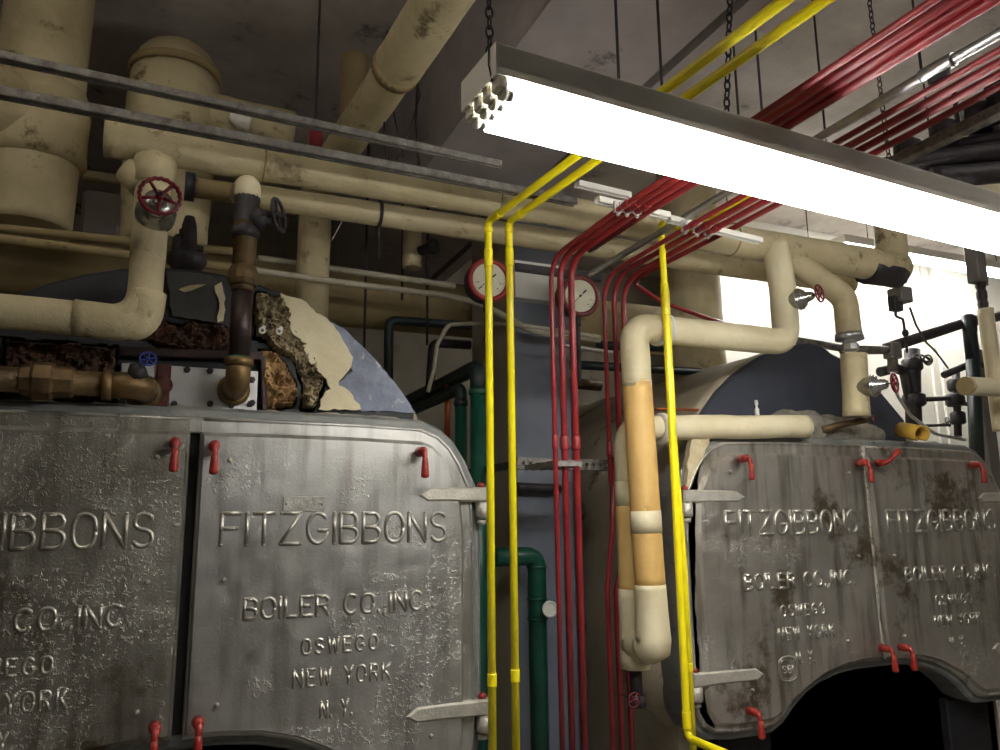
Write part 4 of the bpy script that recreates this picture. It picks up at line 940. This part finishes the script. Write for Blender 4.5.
# small cock and pipe on right boiler
t=thing('drain_cock','small crusty pipe with red knob lying on the right boiler top','valve',tuple(aty(820,430,3.0)))
b=MB(); b.tube([aty(822,430,3.12),aty(845,424,3.05),aty(868,420,2.98)],[.022,.018,.016],12,lump=.25,ls=20,step=.02); b.build('crusted_pipe','brass',t)
handwheel(t,aty(873,419,2.97),(.8,-.6,0),.019,'wheelred',4,.02)
t=thing('cut_pipe_cover','short ochre half-round pipe jacket lying on the right boiler top','pipe cover',tuple(aty(912,434,3.05)))
b=MB(); a0=aty(902,430,3.12);a1=aty(922,434,2.95); 
dd=(a1-a0).normalized(); ref=dd.cross(Vector((0,0,1))).normalized(); u=ref.cross(dd); vs=[];fs=[]
for j,q in enumerate((a0,a1)):
    for rr_ in (.045,.037):
        for k in range(17):
            a=math.radians(-60+300*k/16); vs.append(q+ref*math.cos(a)*rr_+u*math.sin(a)*rr_)
for k in range(16): fs+=[(k,k+1,34+k+1,34+k),(17+k,17+k+1,51+k+1,51+k),(k,k+1,17+k+1,17+k),(34+k,34+k+1,51+k+1,51+k)]
fs+=[(0,17,51,34),(16,33,67,50)]
b.add(vs,fs,True); b.build('half_shell','ochre',t)
# ------------------------------------------------------------------ green pipes
yg=3.7
xg=aty(478,420,yg).x
t=thing('green_pipe','large green painted pipe rising behind the left yellow pipe then turning back','pipe',(xg,yg,0))
zg=aty(478,367,yg).z; rgp=rw(15.5,aty(478,420,yg))
b=MB(); b.tube([(xg,yg,0),(xg,yg,zg-.12)],rgp,20); b.build('pipe_run','green',t)
b=MB(); b.tube(fillet([(xg,yg,zg-.13),(xg,yg,zg),(xg,yg+1.8,zg)],.08,8),rgp*1.05,20,lump=.03); b.build('dusty_horizontal_run','darkgreen',t)
b=MB(); b.disc_steps((xg,yg,zg-.15),(0,0,1),[(0,rgp*1.05),(.01,rgp*1.2),(.03,rgp*1.2),(.036,rgp)],20); b.build('elbow_collar','green',t)
xg2=aty(461,430,3.85).x;zg2=aty(461,388,3.85).z
t=thing('green_pipe','smaller green pipe with elbow left of the large one behind the boiler shoulder','pipe',(xg2,3.85,0)); r_=rw(12,aty(461,430,3.85))
b=MB(); b.tube([(xg2,3.85,0),(xg2,3.85,zg2-.08)],r_,18); b.build('pipe_run','green',t)
b=MB(); b.tube(fillet([(xg2,3.85,zg2-.09),(xg2,3.85,zg2),(xg2,5.4,zg2)],.06,8),r_*1.05,18,lump=.03); b.disc_steps((xg2,3.85,zg2-.1),(0,0,1),[(0,r_),(.01,r_*1.2),(.03,r_*1.2),(.036,r_)],18); b.build('dusty_horizontal_run','darkgreen',t)
yn=3.72
xn=aty(538,640,yn).x; zn=aty(534,556,yn).z
t=thing('green_pipe','dark green pipe with white capped stub low in front of the blue column','pipe',(xn,yn,0))
b=MB(); b.tube(fillet([(xn,yn,0),(xn,yn,zn),(aty(492,556,yn).x,yn-.02,zn)],.06,8),rw(18.5,aty(536,620,yn)),20); b.build('pipe_run','green',t)
for py in (568,600,620):
    q=aty(537,py,yn).z; b=MB(); b.disc_steps((xn,yn,q),(0,0,1),[(0,.052),(.012,.052)],20); b.build('collar','green',t)
q=aty(550,609,yn-.12); b=MB(); b.disc_steps((xn+.03,yn-.03,q.z),(q-Vector((xn+.03,yn-.03,q.z))),[(0,.02),(.07,.02),(.075,.034),(.09,.04),(.1,.04),(.101,.03),(.09,.026)],20); b.build('stub_cap','white',t)
# black green lines behind
def gl(label,px,Y,w_,m='darkgreen'):
    P=[aty(a,b_,Y) for a,b_ in px]
    return pipe('dark_pipe',label,'pipe',P,rw(w_,P[0]),m,.05,14)
gl('blackish green pipe bending down behind the cream duct, left of the gauges',[(470,326),(389,320),(388,400)],4.55,9)
gl('black pipe bending down behind the white cable loop',[(470,345),(433,343),(429,400)],4.45,9,'black')
gl('black pipe stretching behind the red conduits, upper of two',[(598,345),(720,350)],4.3,9,'darkgreen')
gl('black pipe stretching behind the red conduits, lower of two',[(563,364),(700,372)],4.1,9,'darkgreen')
gl('rusty brown pipe end behind the red conduits near the column',[(570,383),(600,386)],4.5,11,'brass')
pipe('white_cable_loop','white flexible cable looping down behind the left yellow pipe','cable',[aty(428,392,4.0),aty(434,370,4.0),aty(437,345,4.0),aty(448,325,4.0),aty(475,323,4.2),aty(520,325,3.7),aty(600,337,3.65)],.012,'whitecable',.08,10)
# light panels / dull wall pieces behind
b=MB(); b.box((aty(388,330,5.6).x,5.6,.3),(aty(480,330,5.6).x,5.65,2.5)); tag(b.build('partition_board','wallg'),'dingy tan board standing at the back behind the green pipes','board')
# orange-brown pipe
gl('rust coloured vertical pipe behind the smaller green pipe',[(448,375),(447,440)],4.1,6,'copper')
# ------------------------------------------------------------------ far right black pipework in front of white partition
yw=4.2
t=thing('black_manifold','black iron manifold of pipes and tees in front of the white wall','pipework',tuple(aty(935,420,yw)))
def pk(px,Y,w_,name='pipe_run',m='black',bend=.03):
    P=[aty(a,b_,Y) for a,b_ in px]; b=MB(); b.tube(fillet(P,bend,6) if len(P)>2 else P,rw(w_,P[0]),14); return b.build(name,m,t)
pk([(912,350),(914,430)],yw,15); pk([(880,372),(896,368),(904,372),(910,400)],yw,10); pk([(912,400),(955,398),(958,400)],yw,5); pk([(956,370),(958,436)],yw,7); pk([(914,426),(950,425)],yw,3)
pk([(955,402),(990,408)],yw,4)
for (a,b_,r_) in [(912,365,10),(914,400,11),(955,400,9),(956,385,8),(958,418,7)]:
    q=aty(a,b_,yw); b=MB(); b.disc_steps(q+Vector((0,0,-.05)),(0,0,1),[(0,rw(2*r_,q)*.8),(.015,rw(2*r_,q)),(.085,rw(2*r_,q)),(.1,rw(2*r_,q)*.8)],10); b.build('fitting','black',t)
handwheel(t,aty(948,422,yw-.08),(.2,-1,.2),.035,'black',4,.06)
t=thing('black_angle_pipe','black pipe slanting up across the white wall from a junction box','pipe',tuple(aty(900,345,4.0)))
pk([(893,346),(968,322),(1010,314)],4.0,11); pk([(968,318),(973,360),(978,480)],3.95,13,'drop_leg','darkgreen'); pk([(944,375),(975,362),(990,368)],4.1,7)
q=aty(969,322,3.95); b=MB(); b.disc_steps(q+Vector((0,0,-.08)),(0,0,1),[(0,.05),(.06,.055),(.12,.055),(.14,.03)],16); b.build('elbow_fitting','black',t)
t=thing('junction_pipe','crusty grey pipe crossing to a tee left of the black angle pipe','pipe',tuple(aty(840,345,3.6)))
pk([(792,340),(842,348)],3.6,8,'pipe_run','strut'); pk([(842,350),(893,350)],3.6,9,'pipe_run','strut'); pk([(892,347),(893,372)],3.6,10,'drop_leg','strut')
q=aty(892,350,3.6); b=MB(); b.box((q.x-.05,3.56,q.z-.06),(q.x+.05,3.64,q.z+.05),bev=.01); b.build('tee_fitting','greybox',t)
# electric box under header end
q=aty(900,296,3.1)
t=thing('control_box','small grey electrical box hanging under the end of the right header','electrical box',tuple(q))
b=MB(); b.box((q.x-.035,3.06,q.z-.04),(q.x+.06,3.16,q.z+.05),bev=.006); b.build('box','greybox',t)
b=MB(); b.box((q.x-.06,3.09,q.z-.09),(q.x+.01,3.14,q.z-.0),bev=.004); b.build('bracket','black',t)
b=MB(); b.tube(fillet([aty(897,305,3.1),aty(895,316,3.1),aty(903,319,3.1),aty(906,340,3.15),aty(907,352,3.2)],.02,4),.008,8); b.disc_steps(aty(905,330,3.12),(0,0,-1),[(0,.015),(.02,.02),(.04,.012)],8); b.build('siphon_tube','black',t)
b=MB(); b.tube(fillet([aty(910,308,3.1),aty(916,325,3.2),aty(926,342,3.4),aty(936,352,3.6),aty(948,368,3.8)],.1,6),.007,8); b.build('flexible_lead','rod',t)
# coil of wire
b=MB(); 
for k in range(3):
    c_=aty(922+3*k,358+k,3.7); pts=[c_+Vector((math.cos(2*PI*i/20)*.075,.03*math.sin(2*PI*i/20+k),math.sin(2*PI*i/20)*.03)) for i in range(20)]; b.tube(pts,.007,6,closed=True)
tag(b.build('wire_coil','black'),'loose coil of black wire beside the grey tee on the white wall','wire')
pipe('flexible_hose','grey flexible hose drooping over the right boiler shoulder to the right','hose',[aty(892,372,3.3),aty(897,395,3.3),aty(910,415,3.3),aty(935,434,3.25),aty(965,440,3.2)],.010,'silver',.1,10)
# header end vertical duct
q=aty(892,240,3.05); 
pipe('header_standpipe','tan insulated standpipe rising from the right end of the header into lamp glare','pipe',[(q.x,3.06,H0.z),(q.x,3.06,aty(892,212,3.06).z)],rw(30,q),'cream',0,22,lump=.04)
# right hand vertical cream pipe with coupling
y5=3.0
x5=aty(988,330,y5).x
t=thing('right_drop_pipe','cream pipe with dark threaded coupling hanging at the far right edge','pipe',(x5,y5,aty(988,425,y5).z))
zz=lambda py: aty(985,py,y5).z
b=MB(); b.tube([(x5,y5,zz(309)),(x5,y5,zz(430))],rw(15,(x5,y5,2)),20,lump=.03); b.build('cream_insulation','cream2',t)
b=MB(); b.disc_steps((x5-.015,y5,zz(309)),(0,0,1),[(0,.026),(.03,.03),(.05,.026),(.07,.03),(.1,.03),(.12,.024),(.14,.03),(.16,.026)],12,False); b.build('threaded_coupling','black',t)
b=MB(); b.box((x5-.075,y5-.04,zz(284)),(x5+.01,y5+.04,zz(246)),bev=.006); b.build('grey_box','greybox',t)
b=MB(); b.box((x5+.012,y5-.02,zz(286)),(x5+.03,y5+.03,zz(262))); b.build('side_bracket','strut',t)
b=MB(); b.cyl((x5-.03,y5,zz(246)),(x5-.03,y5,4.2),.015,10); b.build('upper_stem','rod',t)
q=aty(966,386,2.8); t=thing('side_pipe','short cream insulated pipe entering from the right edge above right boiler','pipe',tuple(q))
pipe('insulation','','',[q,(q.x+1.2,2.8,q.z+.03)],rw(19,q),'cream2',0,20,lump=.02,parent=t)
b=MB(); b.disc_steps(q,(-1,0,0),[(-.01,rw(19,q)*1.02),(.012,rw(19,q)*.98)],20); b.build('dark_end_disc','creamdark',t)
# white posts on right wall
for i,(px,w_,l,m) in enumerate([(938,3,'thin white conduit on the white wall, left one','wallw'),(947,3,'thin white conduit on the white wall, right one','wallw'),(990,16,'grey painted post at the right edge behind the green pipe','greybox')]):
    Y=5.15 if i<2 else 4.1
    a=aty(px,420,Y); b=MB(); r_=rw(w_,a)
    if i<2: b.cyl((a.x,Y,0),(a.x,Y,4.2),r_,10); tag(b.build('wall_conduit',m),l,'conduit')
    else: b.box((a.x-r_,Y,0),(a.x+r_,Y+.1,aty(px,350,Y).z),bev=.006); tag(b.build('steel_post',m),l,'post')
# shelf at far right beside boiler
A_=aty(975,492,3.35); b=MB(); b.box((A_.x,3.2,A_.z-.02),(A_.x+1.2,3.6,A_.z+.0)); b.box((A_.x+.02,3.22,0),(A_.x+1.2,3.3,A_.z-.02)); tag(b.build('side_cabinet','shell'),'dull grey-brown ledge beside the right boiler at the right edge','cabinet')
# ------------------------------------------------------------------ dark pipes high at the right
t=thing('dark_overhead_pipes','cluster of dark pipes and valves on a beam high at the right','pipework',tuple(atz(960,110,3.3)))
def ph(px,zz_,w_,name='pipe_run',m='black'):
    P=[atz(a,b_,zz_) for a,b_ in px]; b=MB(); b.tube(P,rw(w_,P[-1]),16,lump=.05,ls=8); return b.build(name,m,t)
ph([(1060,70),(990,96)],3.2,34); ph([(1060,100),(962,118)],3.15,26)
ph([(1080,122),(905,158)],3.05,16); ph([(1080,140),(880,168)],2.98,20); ph([(1080,165),(930,178)],2.9,22)
P0=atz(893,163,2.86);P1=atz(1010,106,2.86); b=MB(); dd=(P1-P0).normalized(); b.bar(P0-dd*.3,P1+dd*.8,.045,.04,.004); b.build('support_beam','strut',t)
for q in [(908,150),(945,132),(968,150),(925,165),(985,135)]:
    c_=atz(q[0],q[1],3.1); b=MB(); b.disc_steps(c_+Vector((0,0,-.06)),(.3,.2,1),[(0,.04),(.03,.06),(.09,.06),(.12,.035)],12); b.build('fitting','black',t)
q=atz(975,168,3.0); b=MB(); b.box((q.x,q.y,2.9),(q.x+.16,q.y+.1,3.12),bev=.008); b.build('cream_block','cream2',t)
# left wall niche bits: light grey board behind between pipes
P0=aty(83,188,4.6);P1=aty(119,238,4.6); b=MB(); b.box((P0.x,4.6,P1.z),(P1.x,4.66,P0.z),bev=.02); tag(b.build('grey_plate','beam'),'pale grey rounded plate hanging behind between the two fat pipes','plate')
P0=aty(83,170,4.7);P1=aty(123,185,4.7); b=MB(); b.box((P0.x,4.68,P1.z),(P1.x,4.74,P0.z),bev=.01); tag(b.build('cream_board','cream'),'short cream board above the grey plate behind the struts','board')
# hanging wires near the diagonal pipe
for i,(pp,l) in enumerate([([(387,30),(385,90),(384,140),(386,160)],'thin dark wire dangling left of the ceiling pipe split'),([(391,30),(389,80),(395,120),(404,158)],'thin dark wire dangling across the ceiling pipe'),([(430,55),(418,80),(416,120),(419,165)],'thicker bundle of dark wire hanging right of the ceiling pipe'),([(414,65),(420,95),(410,130),(396,160)],'thin dark wire slanting below the ceiling pipe split')]):
    pipe('hanging_wire',l,'wire',[aty(a,b_,3.2-.05*i) for a,b_ in pp],.004 if i!=2 else .007,'rod',.05,6)
q=aty(412,252,4.3); b=MB(); b.tube([(q.x,4.3,q.z+.3),(q.x,4.3,q.z-.1)],.055,16,lump=.04); t=thing('branch_pipe','short cream pipe with small black valve standing on the duct left of the gauges','pipe',(q.x,4.3,q.z-.1)); b.build('insulation','cream',t)
b=MB(); b.disc_steps((q.x+.04,4.26,q.z),(.5,-1,0),[(0,.03),(.08,.03),(.09,.045),(.12,.045),(.13,.02)],12); b.build('black_valve','black',t)
q0=aty(346,214,3.6);q1=aty(332,240,3.6); b=MB(); b.bar(q0,q1,.035,.004); tag(b.build('hanging_tag','white'),'narrow white strip hanging askew beneath the lower header','tag')
q=aty(379,208,3.4); b=MB(); b.tube([(q.x,3.4-.06,q.z+.0),(q.x,3.4,q.z-.07),(q.x,3.4,q.z-.25)],.008,8); b.ring((q.x,3.4,gz),(1,0,0),r2*1.12,.008,30,6); tag(b.build('pipe_hanger','rod'),'dark wire hanger looped around the lower header near the middle','hanger')
q=aty(315,138,3.3); b=MB(); b.box((q.x-.03,3.27,q.z-.05),(q.x+.03,3.33,q.z+.05),bev=.006); pass
th=thing('pipe_hanger','small maroon hanger block above the upper header left of the ceiling pipe','hanger',tuple(q)); b.build('maroon_block','wheelred',th); b=MB(); b.cyl((q.x,3.3,q.z+.05),(q.x,3.3,4.2),.006,8); b.build('hanger_rod','rod',th)
# roof slats glimpsed at right of the header (light joists)
for i,(a,b_) in enumerate([((755,300),(800,225)),((790,262),(860,210)),((820,262),(890,215)),((770,310),(830,230))]):
    pass
S.view_settings.view_transform='Standard'; S.view_settings.look='None'; S.view_settings.gamma=1; S.view_settings.use_curve_mapping=False
S.view_settings.exposure=0.12
w=bpy.data.worlds.new('world'); S.world=w; w.use_nodes=True; w.node_tree.nodes['Background'].inputs[0].default_value=(.5,.5,.5,1); w.node_tree.nodes['Background'].inputs[1].default_value=.05
fix_normals()
